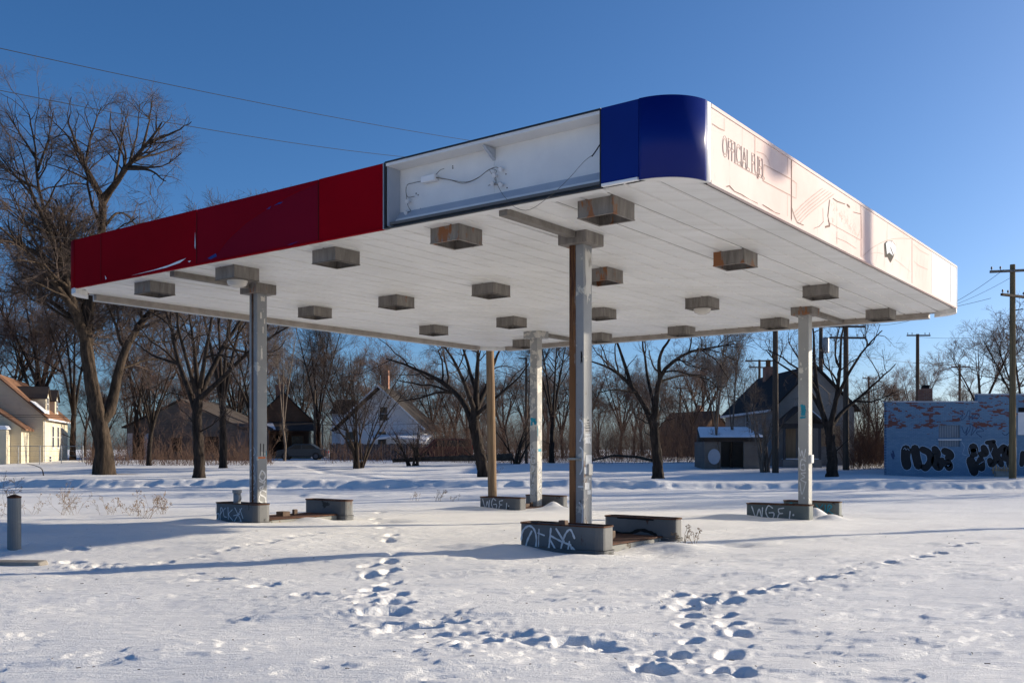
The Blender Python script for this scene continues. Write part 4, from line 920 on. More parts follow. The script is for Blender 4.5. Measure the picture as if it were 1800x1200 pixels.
# -- tall two-stemmed tree on the left
Yt = 53.; b = on_ground(185, Yt)
t = bare_tree('bare_tree', b, [
    ([b] + [P(*q, Yt) for q in ((183,800),(178,760),(166,700),(156,640),(150,580),(160,520),(174,450),(180,390),(180,350))], .46, .18),
    LB(Yt, (176,745), (194,720,.5), (207,660,1), (222,610,1), (244,575,1.5), (270,545,2), (300,520,2.4), (340,470,3), r=(.36,.06)),
    LB(Yt, (180,352), (166,322,.3), (146,284,0), (133,250,-.8), (120,215,-1.5), r=(.2,.04)), LB(Yt, (180,350), (198,330,-.5), (222,296,-1), (262,248,-1.6), (285,215,-2), r=(.22,.04)),
    LB(Yt, (181,362), (215,300,1), (221,268,1.5), (205,235,2), r=(.14,.03)), LB(Yt, (151,600), (132,545,-1), (112,480,-2), (92,420,-2.4), (60,350,-3), (40,300,-3.4), r=(.3,.05)),
    LB(Yt, (135,550,-1), (90,490,-2.5), (45,440,-3.4), (0,400,-4.5), r=(.2,.05)), LB(Yt, (150,585), (110,545,1), (60,515,2), (10,500,3), r=(.17,.04)),
    LB(Yt, (116,490,-2), (70,440,0), (35,370,1), (15,330,2), r=(.14,.03)), LB(Yt, (93,420,-2.4), (68,330,-1), (62,260,-.5), (50,200,0), r=(.12,.03)),
    LB(Yt, (186,395), (205,375,1), (225,380,2), (245,405,3), r=(.09,.03)), LB(Yt, (222,296,-1), (265,300,-2), (290,320,-3), r=(.1,.03)), LB(Yt, (262,250,-1.6), (300,235,-2), (338,215,-2.4), r=(.09,.02)),
    LB(Yt, (235,280,-1.2), (285,268,0), (325,250,1), r=(.08,.02)), LB(Yt, (250,262,-1.4), (262,215,-.6), (268,172,0), r=(.08,.02)), LB(Yt, (200,328,-.6), (212,260,.5), (225,190,1.2), r=(.09,.02)),
    LB(Yt, (225,295,-1), (240,240,1), (245,185,2), r=(.08,.02)), LB(Yt, (150,290,0), (160,240,1), (178,185,2), r=(.09,.02)), LB(Yt, (140,270,-.4), (115,235,1), (85,205,2), r=(.08,.02)), LB(Yt, (166,322,.3), (120,300,1.5), (85,290,2.5), r=(.08,.02)),
    LB(Yt, (64,280,-.6), (35,235,.4), (10,195,1), r=(.08,.02)), LB(Yt, (66,300,-.8), (85,245,.6), (95,195,1.4), r=(.08,.02)), LB(Yt, (62,350,-3), (20,300,-2), (-10,260,-1), r=(.08,.02))],
    11, dict(d1=1.35, n1=480, n2=3600, n3=14000, n4=42000, up=.02, wob=.2, tmin=.25, mr=.9), (M['bark'], M['twig']))
tag(t, 'tall bare tree with a thick forked trunk beside the cream house', 'tree', 'bare trees')
# -- low-forking tree to its right
Yt = 45.5; b = on_ground(350, Yt)
t = bare_tree('bare_tree', b, [
    ([b] + [P(*q, Yt) for q in ((350,800),(347,760),(347,725),(349,700))], .25, .20),
    LB(Yt, (347,730), (330,680,.5), (312,630,1), (300,575,1), (280,520,1.5), (255,480,2), r=(.16,.03)), LB(Yt, (349,700), (345,650,0), (338,590,-.5), (330,530,-1), r=(.15,.03)),
    LB(Yt, (349,702), (368,660,.6), (392,610,1), (425,560,1.5), (460,500,2), r=(.17,.03)), LB(Yt, (352,700), (395,660,-.5), (430,625,-1), (480,590,-1.5), (530,560,-2), r=(.14,.03)),
    LB(Yt, (345,690), (322,610,-1), (312,560,-1.4), (318,500,-2), r=(.12,.03)), LB(Yt, (352,680), (362,620,-1), (372,560,-1.4), (382,500,-2), r=(.13,.03)),
    LB(Yt, (315,640,1), (270,625,1.5), (235,600,2), r=(.09,.02)), LB(Yt, (349,760), (375,745,-.5), (400,720,-1), r=(.05,.015)), LB(Yt, (395,610,1), (440,620,1.5), (490,625,2), r=(.08,.02))],
    12, dict(d1=1.3, n1=260, n2=1800, n3=7500, n4=20000, wob=.2), (M['bark_dark'], M['twig']))
tag(t, 'low-forking bare tree left of the tagged canopy column', 'tree', 'bare trees')
# -- leaning tree behind the wooden pole
Yt = 47.; b = on_ground(852, Yt)
t = bare_tree('bare_tree', b, [
    ([b] + [P(*q, Yt) for q in ((846,810),(838,770),(833,745),(836,715))], .29, .22),
    LB(Yt, (833,750), (818,712,.5), (795,685,1), (760,662,1.5), (710,640,2), (680,630,2.5), r=(.2,.03)), LB(Yt, (836,720), (838,670,0), (840,620,-.4), (842,560,-.5), r=(.18,.03)),
    LB(Yt, (835,725), (815,670,-1), (795,630,-1.5), (770,590,-2), r=(.14,.03)), LB(Yt, (837,720), (855,680,.6), (868,640,1), (890,590,1.5), r=(.16,.03)),
    LB(Yt, (836,730), (870,700,-1), (905,670,-1.6), (930,640,-2), r=(.11,.025)), LB(Yt, (800,690,1), (770,690,1.5), (735,700,2), (700,705,2.5), r=(.08,.02)), LB(Yt, (838,690), (822,640,1), (812,600,1.5), (806,560,2), r=(.12,.03))],
    13, dict(d1=1.2, n1=240, n2=1700, n3=7500, n4=20000, wob=.2), (M['bark_dark'], M['twig']))
tag(t, 'leaning bare tree just behind the wooden pole', 'tree', 'bare trees')
# -- round-crowned tree right of the front column
Yt = 47.5; b = on_ground(1157, Yt)
t = bare_tree('bare_tree', b, [
    ([b] + [P(*q, Yt) for q in ((1156,810),(1152,775),(1149,745),(1152,715))], .26, .19),
    LB(Yt, (1148,750), (1135,718,.4), (1112,682,.8), (1085,655,1), (1055,640,1.5), (1030,632,2), r=(.17,.03)), LB(Yt, (1110,680,.8), (1098,640,1), (1085,600,1), (1075,560,1.4), r=(.12,.025)),
    LB(Yt, (1152,715), (1158,672,-.4), (1172,645,-.8), (1205,622,-1), (1245,612,-1.5), (1290,605,-2), r=(.15,.025)), LB(Yt, (1160,665,-.4), (1160,625,-1), (1180,590,-1.4), (1195,550,-2), r=(.11,.025)),
    LB(Yt, (1152,720), (1140,670,1), (1132,620,1.4), (1128,570,2), r=(.12,.025)), LB(Yt, (1160,670,0), (1200,660,1), (1240,665,1.6), (1270,690,2), r=(.07,.02)), LB(Yt, (1120,690,.5), (1085,685,-.5), (1050,690,-1), r=(.07,.02))],
    14, dict(d1=1.2, n1=240, n2=1700, n3=7000, n4=17000, wob=.24), (M['bark_dark'], M['twig']))
tag(t, 'spreading bare tree between the front column and the shaded house', 'tree', 'bare trees')
# -- tree in front of the shaded house
Yt = 49.5; b = on_ground(1463, Yt)
t = bare_tree('bare_tree', b, [
    ([b] + [P(*q, Yt) for q in ((1463,810),(1460,780),(1458,755),(1460,740))], .28, .2),
    LB(Yt, (1457,760), (1446,725,.4), (1437,690,.6), (1432,640,.8), (1430,590,1), (1424,550,1), r=(.17,.03)), LB(Yt, (1460,745), (1470,700,-.4), (1476,650,-.6), (1478,600,-.8), (1484,560,-1), r=(.15,.03)),
    LB(Yt, (1461,750), (1482,722,.6), (1510,700,1), (1540,672,1.4), (1575,640,2), r=(.13,.025)), LB(Yt, (1468,705,-.4), (1490,660,-1), (1515,620,-1.6), (1550,580,-2), r=(.11,.025)),
    LB(Yt, (1446,725,.4), (1425,690,1), (1400,660,1.4), (1365,635,2), (1345,615,2.2), r=(.12,.025)), LB(Yt, (1437,690,.6), (1410,640,0), (1385,600,-.6), r=(.1,.02)), LB(Yt, (1500,705,1), (1535,705,0), (1570,690,-1), r=(.06,.02))],
    15, dict(d1=1.2, n1=260, n2=1700, n3=7000, n4=18000, wob=.22), (M['bark_dark'], M['twig']))
tag(t, 'bare tree standing in front of the shaded grey house', 'tree', 'bare trees')

# -- generic bare trees, copied across the background
def generic(name, H, seed, spread, stems, cfg, mats, r0):
    r = np.random.default_rng(seed); limbs = []
    fork = H*r.uniform(.22, .36)
    limbs.append(([(0,0,-.1), (r.uniform(-.1,.1), 0, fork*.5), (r.uniform(-.2,.2), r.uniform(-.2,.2), fork)], r0, r0*.75))
    top = np.array(limbs[0][0][-1])
    for k in range(stems):
        a = 2*math.pi*(k + r.uniform(-.3,.3))/stems; d = np.array([math.cos(a), math.sin(a), 0])*spread*r.uniform(.6, 1.1)
        hh = (H-fork)*r.uniform(.75, 1.0)
        limbs.append(([top + (0,0,-.2), top + d*.25 + (0,0,hh*.3), top + d*.62 + (0,0,hh*.65), top + d + (0,0,hh)], r0*.55, .02))
    o = bare_tree(name, (0,0,0), limbs, seed, cfg, mats); o.location = (0, 0, 0); return o
GEN = [generic('bare_tree', 13, 31, 3.6, 5, dict(n1=130, n2=900, n3=3000, n4=4200, d1=.9, mr=1.6), (M['bark_dark'], M['twig_red']), .24),
       generic('bare_tree', 15, 32, 2.6, 4, dict(n1=130, n2=900, n3=3000, n4=4200, d1=.9, up=.10, mr=1.6), (M['bark_dark'], M['twig']), .22),
       generic('bare_tree', 10, 33, 3.8, 6, dict(n1=120, n2=900, n3=3000, n4=4600, d1=1.0, wob=.24, mr=1.7), (M['bark_dark'], M['twig_red']), .2),
       generic('slender_tree', 12, 34, 1.3, 3, dict(n1=90, n2=600, n3=1800, n4=1600, d1=1.3, r1=.28, up=.22, up1=.3, a1=(20, 42), mr=1.5), (M['bark_pale'], M['twig_pale']), .11)]
used = [False]*4
def place_tree(k, px, Y, H, rz, label, group, dz=0):
    o = GEN[k] if not used[k] else copy_tree(GEN[k]); used[k] = True
    x = (px-900)/FPX*Y; h0 = (13, 15, 10, 12)[k]
    o.location = (x, Y, gz(x, Y) - .1 + dz); o.rotation_euler = (0, 0, rz); s = H/h0; o.scale = (s*rng.uniform(.9, 1.15), s*rng.uniform(.9, 1.15), s)
    tag(o, label, 'tree', group); return o
wood = 'bare trees of the wood behind the lots'
named = [(1, 392, 62, 17, .3, 'straight tall trunk rising behind the low-forking tree'), (0, 70, 92, 19, 1.2, 'bare tree rising behind the cream house'), (1, 128, 84, 17, 2.2, 'thin dark tree at the corner of the cream house'),
         (2, 262, 66, 9, .5, 'drooping bare tree in front of the dark derelict house'), (3, 500, 78, 12, .2, 'slender pale tree in front of the brown porch house'), (0, 440, 80, 13, 2.5, 'bare tree behind the tagged canopy column'),
         (3, 1262, 62, 10.2, .4, 'slender pale tree left of the shaded house, the thicker of two'), (3, 1286, 64, 9.8, 2.4, 'slender pale tree left of the shaded house, the thinner of two'), (1, 970, 70, 12, 1.9, 'upright bare tree seen between the back and front columns'),
         (3, 1320, 63, 6.5, 4.4, 'thin sapling in front of the snow-roofed lean-to'), (0, 1725, 84, 11.5, 4.0, 'bare tree behind the painted brick building'), (2, 1795, 66, 10.5, .8, 'bare tree rising behind the end of the brick building'), (0, 1608, 96, 9.5, 3.4, 'small bare tree beyond the left corner of the brick building'),
         (2, 1540, 72, 6.5, 1.1, 'low bushy tree beside the brick building')]
for k, px, Y, H, rz, lab in named: place_tree(k, px, Y, H, rz, lab, 'bare trees')
def wood_label(k, px):
    kind = ('broad-crowned bare tree', 'tall upright bare tree', 'round bushy bare tree', 'slender bare tree')[k]
    for lim, w in ((140, 'behind the cream house'), (300, 'in the wood left of the derelict house'), (470, 'in the wood behind the derelict house'), (580, 'in the wood behind the brown porch house'), (750, 'in the wood behind the white house'), (860, 'in the wood behind the maroon van'), (1000, 'in the wood behind the light pole'), (1110, 'in the wood beyond the fallen limb'), (1215, 'in the wood beyond the spreading tree'), (1330, 'in the wood behind the lean-to'), (1500, 'in the wood behind the grey house'), (1600, 'in the wood behind the reddish thicket')):
        if px < lim: return kind + ' ' + w
    return kind + ' far behind the brick building'
for i in range(44):
    px = 150 + 1130*((i*.618) % 1.0); Y = rng.uniform(98, 150); 
    H = rng.uniform(7.5, 13)*Y/115
    k_ = (0, 1, 2, 0, 2)[i % 5]; place_tree(k_, px, Y, H, rng.uniform(0, 6.28), wood_label(k_, px), wood)
for i in range(7):
    px = (10, 60, 240, 330, 420, 560, 20, 200, 300, 110)[i]; Y = rng.uniform(84, 112)
    k_ = (0, 2, 1)[i % 3]; place_tree(k_, px, Y, rng.uniform(12, 17), rng.uniform(0, 6.28), wood_label(k_, px), wood)
for i in range(12):
    px = 1300 + 45*i + rng.uniform(-20, 20); Y = rng.uniform(105, 150)
    k_ = (0, 2, 1)[i % 3]; place_tree(k_, px, Y, rng.uniform(6.5, 9.5), rng.uniform(0, 6.28), wood_label(k_, px), wood)

for k_, px, Y, H in ((0, 2050, 50, 11), (2, 2250, 56, 9), (1, 2150, 64, 12), (0, 2400, 47, 12)):
    place_tree(k_, px, Y, H, px*.37, ('broad', 'upright', 'bushy')[k_] + ' roadside tree in the row beyond the end of the brick building', 'bare trees')
# -- multi-stemmed thicket trees
def thicket(px, Y, H, n, seed, label, mats, spread=.45, cfg=None):
    r = np.random.default_rng(seed); x = (px-900)/FPX*Y; b = np.array([x, Y, gz(x, Y)-.05]); limbs = []
    for k in range(n):
        a = r.uniform(0, 6.28); s0 = np.array([math.cos(a), math.sin(a), 0])*r.uniform(.1, .5); d = np.array([r.uniform(-1, 1), r.uniform(-.6, .6), 0])*H*spread; h = H*r.uniform(.6, 1)
        limbs.append(([b+s0, b+s0+d*.25+(0,0,h*.35), b+s0+d*.6+(0,0,h*.7), b+s0+d+(0,0,h)], r.uniform(.05, .10), .012))
    c = dict(n1=170, n2=900, n3=2600, n4=2600, d1=1.3, r1=.32, up1=.2, up=.08, mr=1.3)
    if cfg: c.update(cfg)
    t = bare_tree('shrub', b, limbs, seed, c, mats); tag(t, label, 'shrub', 'bare multi-stemmed shrubs'); return t
thicket(628, 62, 7.6, 12, 51, 'tall multi-stemmed bare shrub in front of the white house', (M['bark'], M['twig']))
thicket(1345, 58, 4.4, 7, 52, 'thin bare shrub in front of the snow-roofed lean-to', (M['bark_pale'], M['twig_pale']), .25, dict(n1=60, n2=300, n3=700, n4=500))
thicket(725, 66, 3.0, 9, 53, 'low bare shrub beside the fallen trunk', (M['bark'], M['twig_red']), .7, dict(n1=80, n2=400, n3=900, n4=700))
thicket(905, 68, 4.6, 9, 54, 'bare shrub beyond the wooden pole', (M['bark'], M['twig_red']), .5, dict(n1=90, n2=500, n3=1200, n4=1000))
# -- undergrowth: nobody could count it
def undergrowth(name, n, xr, yr, hr, seed, mat, label):
    r = np.random.default_rng(seed); x0, x1 = xr
    px = r.uniform(x0, x1, n); Y = r.uniform(*yr, n); X = (px-900)/FPX*Y; Z = ground(X, Y)-.05
    clump = .55 + .9*(vnoise(X*.28, Y*.28, seed)+.5); h = r.uniform(*hr, n)*clump
    Pp = np.empty((n, 4, 3)); D = np.stack([r.normal(size=n)*.38, r.normal(size=n)*.38, np.ones(n)], -1); cur = np.stack([X, Y, Z], -1); Pp[:, 0] = cur
    for s in range(1, 4):
        D = D + r.normal(size=(n, 3))*.16; D /= np.linalg.norm(D, axis=-1, keepdims=True); cur = cur + D*(h/3)[:, None]; Pp[:, s] = cur
    R = (r.uniform(.006, .016, n))[:, None]*np.linspace(1, .4, 4)[None]
    C1, Q1 = children(r, Pp, R, 2.6, .42, (20, 60), 2, .1, .2, .8, .2, n*4, .2)
    v, f = join([tubes(Pp, R, 3), tubes(C1, np.maximum(Q1, .005), 3)])
    o = mesh_np(name, v, f, mat); tag(o, label, 'undergrowth', kind='stuff')
undergrowth('undergrowth', 900, (140, 470), (72, 104), (.8, 3.6), 61, M['brush'], 'tangled brown undergrowth in front of the derelict house')
undergrowth('undergrowth', 3600, (765, 1250), (72, 108), (1.1, 5.2), 64, M['brush'], 'tangled brown undergrowth between the white and the grey house')
undergrowth('undergrowth', 900, (475, 765), (98, 118), (1.5, 5.5), 65, M['brush'], 'brown undergrowth behind the white and brown houses')
undergrowth('undergrowth', 260, (570, 770), (70, 84), (.8, 2.0), 66, M['brush'], 'low saplings in front of the board fence')
undergrowth('undergrowth', 1100, (1488, 1560), (60, 84), (1.2, 3.6), 62, M['brush'], 'reddish brown thicket left of the brick building')
undergrowth('undergrowth', 700, (150, 480), (66, 72), (.4, 1.3), 63, M['brush'], 'low dead weeds at the edge of the field')

# ------------------------------------------------------------------ houses
def house_frame(name, x, y, rz, label):
    o = empty(name, (x, y, gz(x, y)-.15), rz); tag(o, label, 'house'); return o
def part(name, mat, parent, fn, bev=0):
    mb = MB(); fn(mb); return mb.build(name, mat, parent, bevel=bev)
def gable_walls(mb, x0, x1, y0, y1, he, hr):
    """ridge along y; local x across"""
    xm = (x0+x1)/2; a = [(x0,y0,0),(x1,y0,0),(x1,y0,he),(xm,y0,hr),(x0,y0,he)]; b = [(p[0], y1, p[2]) for p in a]
    mb.hull(a, b)
def gable_roof(mb, x0, x1, y0, y1, he, hr, ov=.35, th=.14, gov=.3):
    xm = (x0+x1)/2; s = (hr-he)/(xm-x0); e = ov
    for sx in (-1, 1):
        xe = (x0-e) if sx < 0 else (x1+e); ze = he - s*e
        a = [(xe, y0-gov, ze+.02), (xm+sx*.0, y0-gov, hr+.02), (xm, y0-gov, hr+.02+th), (xe, y0-gov, ze+.02+th)]
        b = [(p[0], y1+gov, p[2]) for p in a]; mb.hull(a, b)
def window(parent, mat_frame, mat_pane, face, c, w, h, face_axis='y', out=-1):
    """window on a wall: face_axis wall normal; c = (along, height); face = wall coordinate"""
    f = empty('window', parent=parent)
    def bx(nm, m, a0, a1, z0, z1, d0, d1):
        mb = MB()
        lo, hi = min(face+out*d0, face+out*d1), max(face+out*d0, face+out*d1)
        mb.box((a0, lo, z0), (a1, hi, z1)) if face_axis == 'y' else mb.box((lo, a0, z0), (hi, a1, z1))
        mb.build(nm, m, f)
    a, z = c
    bx('pane', mat_pane, a-w/2, a+w/2, z, z+h, .003, .012)
    for q in ((a-w/2-.06, a-w/2, z-.06, z+h+.06), (a+w/2, a+w/2+.06, z-.06, z+h+.06), (a-w/2, a+w/2, z+h, z+h+.06), (a-w/2, a+w/2, z-.06, z), (a-w/2, a+w/2, z+h/2-.02, z+h/2+.02)):
        bx('frame', mat_frame, *q, .002, .05)
    bx('sill', mat_frame, a-w/2-.1, a+w/2+.1, z-.12, z-.062, .002, .09)
# cream house
hx, hy = -36.6, 75.
ch = house_frame('cream_house', hx, hy, math.radians(17), 'cream sided house with brown roof, dormers and a snow-topped bay at the left edge')
part('wall', M['cream'], ch, lambda m: gable_walls(m, -6.9, 0, 0, 12.6, 3.75, 6.9)); part('roof', M['roof_brown'], ch, lambda m: gable_roof(m, -6.9, 0, 0, 12.6, 3.75, 6.9))
part('wall', M['cream'], ch, lambda m: gable_walls(m, -7.3, -1.0, -3.2, -.01, 2.75, 5.0)); part('roof', M['roof_brown'], ch, lambda m: gable_roof(m, -7.3, -1.0, -3.2, -.35, 2.75, 5.0))
part('bay', M['cream'], ch, lambda m: m.box((-3.6, -4.6, 0), (-1.75, -3.21, 2.55))); part('bay_roof', M['roof_snow'], ch, lambda m: m.hull([(-3.75,-4.75,2.57),(-1.6,-4.75,2.57),(-1.6,-3.2,2.62),(-3.75,-3.2,2.62)], [(-3.5,-4.5,2.86),(-1.8,-4.5,2.86),(-1.8,-3.2,2.92),(-3.5,-3.2,2.92)]), .05)
for y0 in (2.6, 7.2):
    part('dormer', M['cream'], ch, lambda m: m.hull([(-2.6,y0,3.9),(-2.6,y0+1.7,3.9),(-2.6,y0+1.7,5.3),(-2.6,y0+.85,6.1),(-2.6,y0,5.3)], [(-.25,y0,3.9),(-.25,y0+1.7,3.9),(-.25,y0+1.7,5.3),(-.25,y0+.85,6.1),(-.25,y0,5.3)]))
    part('dormer_roof', M['roof_char'], ch, lambda m: (m.hull([(-2.9,y0-.2,5.17),(-2.9,y0+.85,6.14),(-2.9,y0+.85,6.24),(-2.9,y0-.2,5.27)], [(-.1,y0-.2,5.17),(-.1,y0+.85,6.14),(-.1,y0+.85,6.24),(-.1,y0-.2,5.27)]), m.hull([(-2.9,y0+1.9,5.17),(-2.9,y0+.85,6.145),(-2.9,y0+.85,6.245),(-2.9,y0+1.9,5.27)], [(-.1,y0+1.9,5.17),(-.1,y0+.85,6.145),(-.1,y0+.85,6.245),(-.1,y0+1.9,5.27)])))
    window(ch, M['trim_white'], M['glass'], -.25, (y0+.85, 4.3), .7, 1.0, 'x', 1)
for y0, z0 in ((4.4, 1.3), (7.0, 1.3), (8.8, 1.3)): window(ch, M['trim_white'], M['glass'], 0, (y0, z0), .8, 1.7, 'x', 1)
window(ch, M['trim_white'], M['glass'], 0, (3.0, .1), .9, .45, 'x', 1)
for (x, y, z) in ((-4.7, 4.2, 6.1), (-4.4, -1.6, 4.7)):
    part('chimney', M['brick'], ch, lambda m: m.box((x-.3, y-.3, z-.6), (x+.3, y+.3, z+1.0))); part('chimney_pot', M['rust_pipe'], ch, lambda m: m.tube([(x, y, z+1.0), (x, y, z+1.5)], .16, 10))
part('gutter', M['trim_white'], ch, lambda m: m.box((.30, -.3, 3.42), (.42, 12.9, 3.54))); part('downspout', M['trim_white'], ch, lambda m: m.tube([(.06, .25, 0), (.06, .25, 3.4)], .05, 6))
part('roof_snow', M['roof_snow'], ch, lambda m: m.hull([(-.9,-.2,4.87),(-.9,2.2,4.87),(.1,2.2,3.96),(.1,-.2,3.96)], [(-.9,-.2,4.93),(-.9,2.2,4.93),(.1,2.2,4.02),(.1,-.2,4.02)]))
# chain fence by it
cf = empty('chain_fence', (-37.5, 70.6, gz(-37.5, 70.6))); tag(cf, 'low wire fence with thin posts in front of the cream house', 'fence')
for k in range(6):
    part('post', M['metal_grey'], cf, lambda m: m.tube([(-2.+k*1.5, .2*k, -.1), (-2.+k*1.5, .2*k, 1.35)], .035, 8))
for z in (.25, .6, .95, 1.3): part('rail' if z == 1.3 else 'wire', M['metal_grey'], cf, lambda m: m.tube([(-2., 0, z), (5.5, 1.0, z)], .022 if z == 1.3 else .008, 5))
# dark derelict house behind the trees
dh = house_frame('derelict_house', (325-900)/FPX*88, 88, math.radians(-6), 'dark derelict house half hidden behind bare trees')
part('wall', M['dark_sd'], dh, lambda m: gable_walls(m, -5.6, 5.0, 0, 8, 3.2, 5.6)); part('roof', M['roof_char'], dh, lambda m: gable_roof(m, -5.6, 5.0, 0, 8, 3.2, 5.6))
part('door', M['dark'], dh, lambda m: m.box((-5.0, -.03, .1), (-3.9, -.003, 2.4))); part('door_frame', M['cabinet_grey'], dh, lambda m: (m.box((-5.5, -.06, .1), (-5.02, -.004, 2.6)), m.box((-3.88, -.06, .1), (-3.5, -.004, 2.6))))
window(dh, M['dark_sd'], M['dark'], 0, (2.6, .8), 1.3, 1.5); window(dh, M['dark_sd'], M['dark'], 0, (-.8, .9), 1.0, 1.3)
# brown porch house
bh = house_frame('brown_house', (495-900)/FPX*100, 100, math.radians(14), 'small brown house with a steep dark roof and a sunlit porch')
part('wall', M['brown_sd'], bh, lambda m: gable_walls(m, -2.6, 2.9, 0, 7, 4.3, 7.0)); part('roof', M['roof_char'], bh, lambda m: gable_roof(m, -2.6, 2.9, 0, 7, 4.3, 7.0))
part('chimney', M['brick'], bh, lambda m: m.box((-.6, 2.2, 6.4), (.1, 2.9, 8.0)))
part('porch', M['plywood'], bh, lambda m: m.box((-2.2, -2.4, 0), (2.9, -.01, .5))); part('porch_roof', M['roof_char'], bh, lambda m: m.hull([(-2.5,-2.8,3.0),(3.2,-2.8,3.0),(3.2,0,3.9),(-2.5,0,3.9)], [(-2.5,-2.8,3.12),(3.2,-2.8,3.12),(3.2,0,4.02),(-2.5,0,4.02)]))
part('roof_snow', M['roof_snow'], bh, lambda m: m.hull([(-2.4,-2.75,3.13),(-.6,-2.75,3.13),(-.9,-.6,3.8),(-2.3,-.6,3.8)], [(-2.4,-2.75,3.19),(-.6,-2.75,3.19),(-.9,-.6,3.87),(-2.3,-.6,3.87)]))
for x in (-2.1, .4, 2.8): part('porch_post', M['plywood'], bh, lambda m: m.box((x-.1, -2.4, .5), (x+.1, -2.2, 3.03)))
window(bh, M['plywood'], M['glass'], 0, (1.6, 1.0), 1.1, 1.5); part('door', M['dark'], bh, lambda m: m.box((-.9, -.03, .5), (.1, -.002, 2.6))); window(bh, M['plywood'], M['glass'], 2.9, (2.2, 1.1), 1.2, 1.4, 'x', 1)
# white house
wh = house_frame('white_house', (668-900)/FPX*93, 93, math.radians(-4), 'white sided house with a steep gable facing the lot and a white awning')
part('wall', M['white_sd'], wh, lambda m: gable_walls(m, -3.9, 3.9, 0, 9, 3.3, 6.9)); part('roof', M['roof_dark'], wh, lambda m: gable_roof(m, -3.9, 3.9, 0, 9, 3.5, 7.1, .7, .2, 1.2))
part('side_wing', M['white_sd'], wh, lambda m: m.box((-5.0, 1.0, 0), (-3.91, 8, 4.6))); part('wing_roof', M['roof_dark'], wh, lambda m: m.hull([(-5.2,.8,4.6),(-3.0,.8,4.6),(-3.0,8,4.6),(-5.2,8,4.6)], [(-4.6,1.2,6.0),(-3.0,1.2,6.0),(-3.0,8,6.0),(-4.6,8,6.0)]))
part('bargeboard', M['trim_white'], wh, lambda m: (m.hull([(-4.6,-1.24,2.86),(0,-1.24,7.1),(0,-1.24,7.3),(-4.6,-1.24,3.06)], [(-4.6,-1.205,2.86),(0,-1.205,7.1),(0,-1.205,7.3),(-4.6,-1.205,3.06)]), m.hull([(4.6,-1.242,2.86),(0,-1.242,7.1),(0,-1.242,7.3),(4.6,-1.242,3.06)], [(4.6,-1.206,2.86),(0,-1.206,7.1),(0,-1.206,7.3),(4.6,-1.206,3.06)])))
part('chimney', M['brick'], wh, lambda m: m.box((-.5, 3.0, 6.2), (.2, 3.7, 9.0)))
window(wh, M['trim_white'], M['glass'], 0, (.35, 3.9), .75, 1.3); window(wh, M['trim_white'], M['glass'], 0, (-2.9, 1.1), 1.0, 1.7); window(wh, M['trim_white'], M['glass'], 0, (.2, 1.6), .8, 1.2)
part('awning', M['roof_snow'], wh, lambda m: m.hull([(-.6,-3.0,1.95),(2.2,-3.0,2.15),(5.0,-3.0,1.85),(5.0,-.01,2.3),(2.2,-.01,2.6),(-.6,-.01,2.4)], [(-.6,-3.0,2.10),(2.2,-3.0,2.35),(5.0,-3.0,2.0),(5.0,-.01,2.45),(2.2,-.01,2.8),(-.6,-.01,2.55)]))
for x in (-.4, 1.6, 3.2, 4.8): part('awning_post', M['trim_white'], wh, lambda m: m.tube([(x, -2.8, 0), (x, -2.8, 2.05)], .04, 6))
# fence in front of the white house
fe = empty('board_fence', ((600-900)/FPX*86, 86, gz(-15, 86)-.1)); tag(fe, 'dark board fence in front of the white house', 'fence')
mb = MB()
for k in range(88): mb.box((-1. + k*.135, rng.uniform(-.01, .01), 0), (-1. + k*.135+.12, .025, 1.55 + rng.uniform(-.06, .06)))
o = mb.build('boards', M['fence'], fe); o['kind'] = 'stuff'
for k in range(6): part('post', M['fence'], fe, lambda m: m.box((-1.05+k*2.3, .03, -.2), (-.93+k*2.3, .15, 1.6)))
# shaded grey house
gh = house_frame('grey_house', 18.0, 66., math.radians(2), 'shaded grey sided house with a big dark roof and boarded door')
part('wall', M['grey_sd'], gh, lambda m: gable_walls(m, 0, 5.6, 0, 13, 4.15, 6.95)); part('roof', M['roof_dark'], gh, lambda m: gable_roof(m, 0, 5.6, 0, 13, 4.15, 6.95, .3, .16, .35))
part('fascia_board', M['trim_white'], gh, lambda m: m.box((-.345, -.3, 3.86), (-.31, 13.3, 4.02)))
part('chimney', M['brick'], gh, lambda m: m.box((2.3, 9.6, 6.5), (2.95, 10.3, 7.8))); part('chimney_pot', M['rust_pipe'], gh, lambda m: m.box((2.48, 9.8, 7.8), (2.78, 10.1, 8.35)))
part('porch', M['grey_sd'], gh, lambda m: m.box((.0, -2.0, 0), (2.6, -.01, .6))); part('porch_roof', M['roof_char'], gh, lambda m: gable_roof(m, .0, 2.6, -2.1, -.35, 3.0, 4.1, .25, .1, .1))
part('porch_beam', M['roof_char'], gh, lambda m: m.box((-.1, -2.05, 2.7), (2.7, -1.95, 3.0))); part('roof_snow', M['roof_snow'], gh, lambda m: m.hull([(1.5,-2.1,4.17),(2.8,-2.1,3.08),(2.8,-.5,3.08),(1.5,-.5,4.17)], [(1.5,-2.1,4.25),(2.8,-2.1,3.16),(2.8,-.5,3.16),(1.5,-.5,4.25)]))
for x in (.1, 2.5): part('porch_post', M['dark_sd'], gh, lambda m: m.box((x-.07, -2.0, .6), (x+.07, -1.86, 2.70)))
part('boarded_door', M['plywood'], gh, lambda m: m.box((.7, -.05, .6), (1.5, -.003, 2.7))); part('boarded_window', M['plywood'], gh, lambda m: m.box((3.2, -.05, 1.5), (4.6, -.003, 2.9)))
window(gh, M['trim_white'], M['dark'], 0, (6.5, 2.6), .5, 1.5, 'x', -1); window(gh, M['trim_white'], M['glass'], 0, (2.2, 4.4), .7, 1.1)
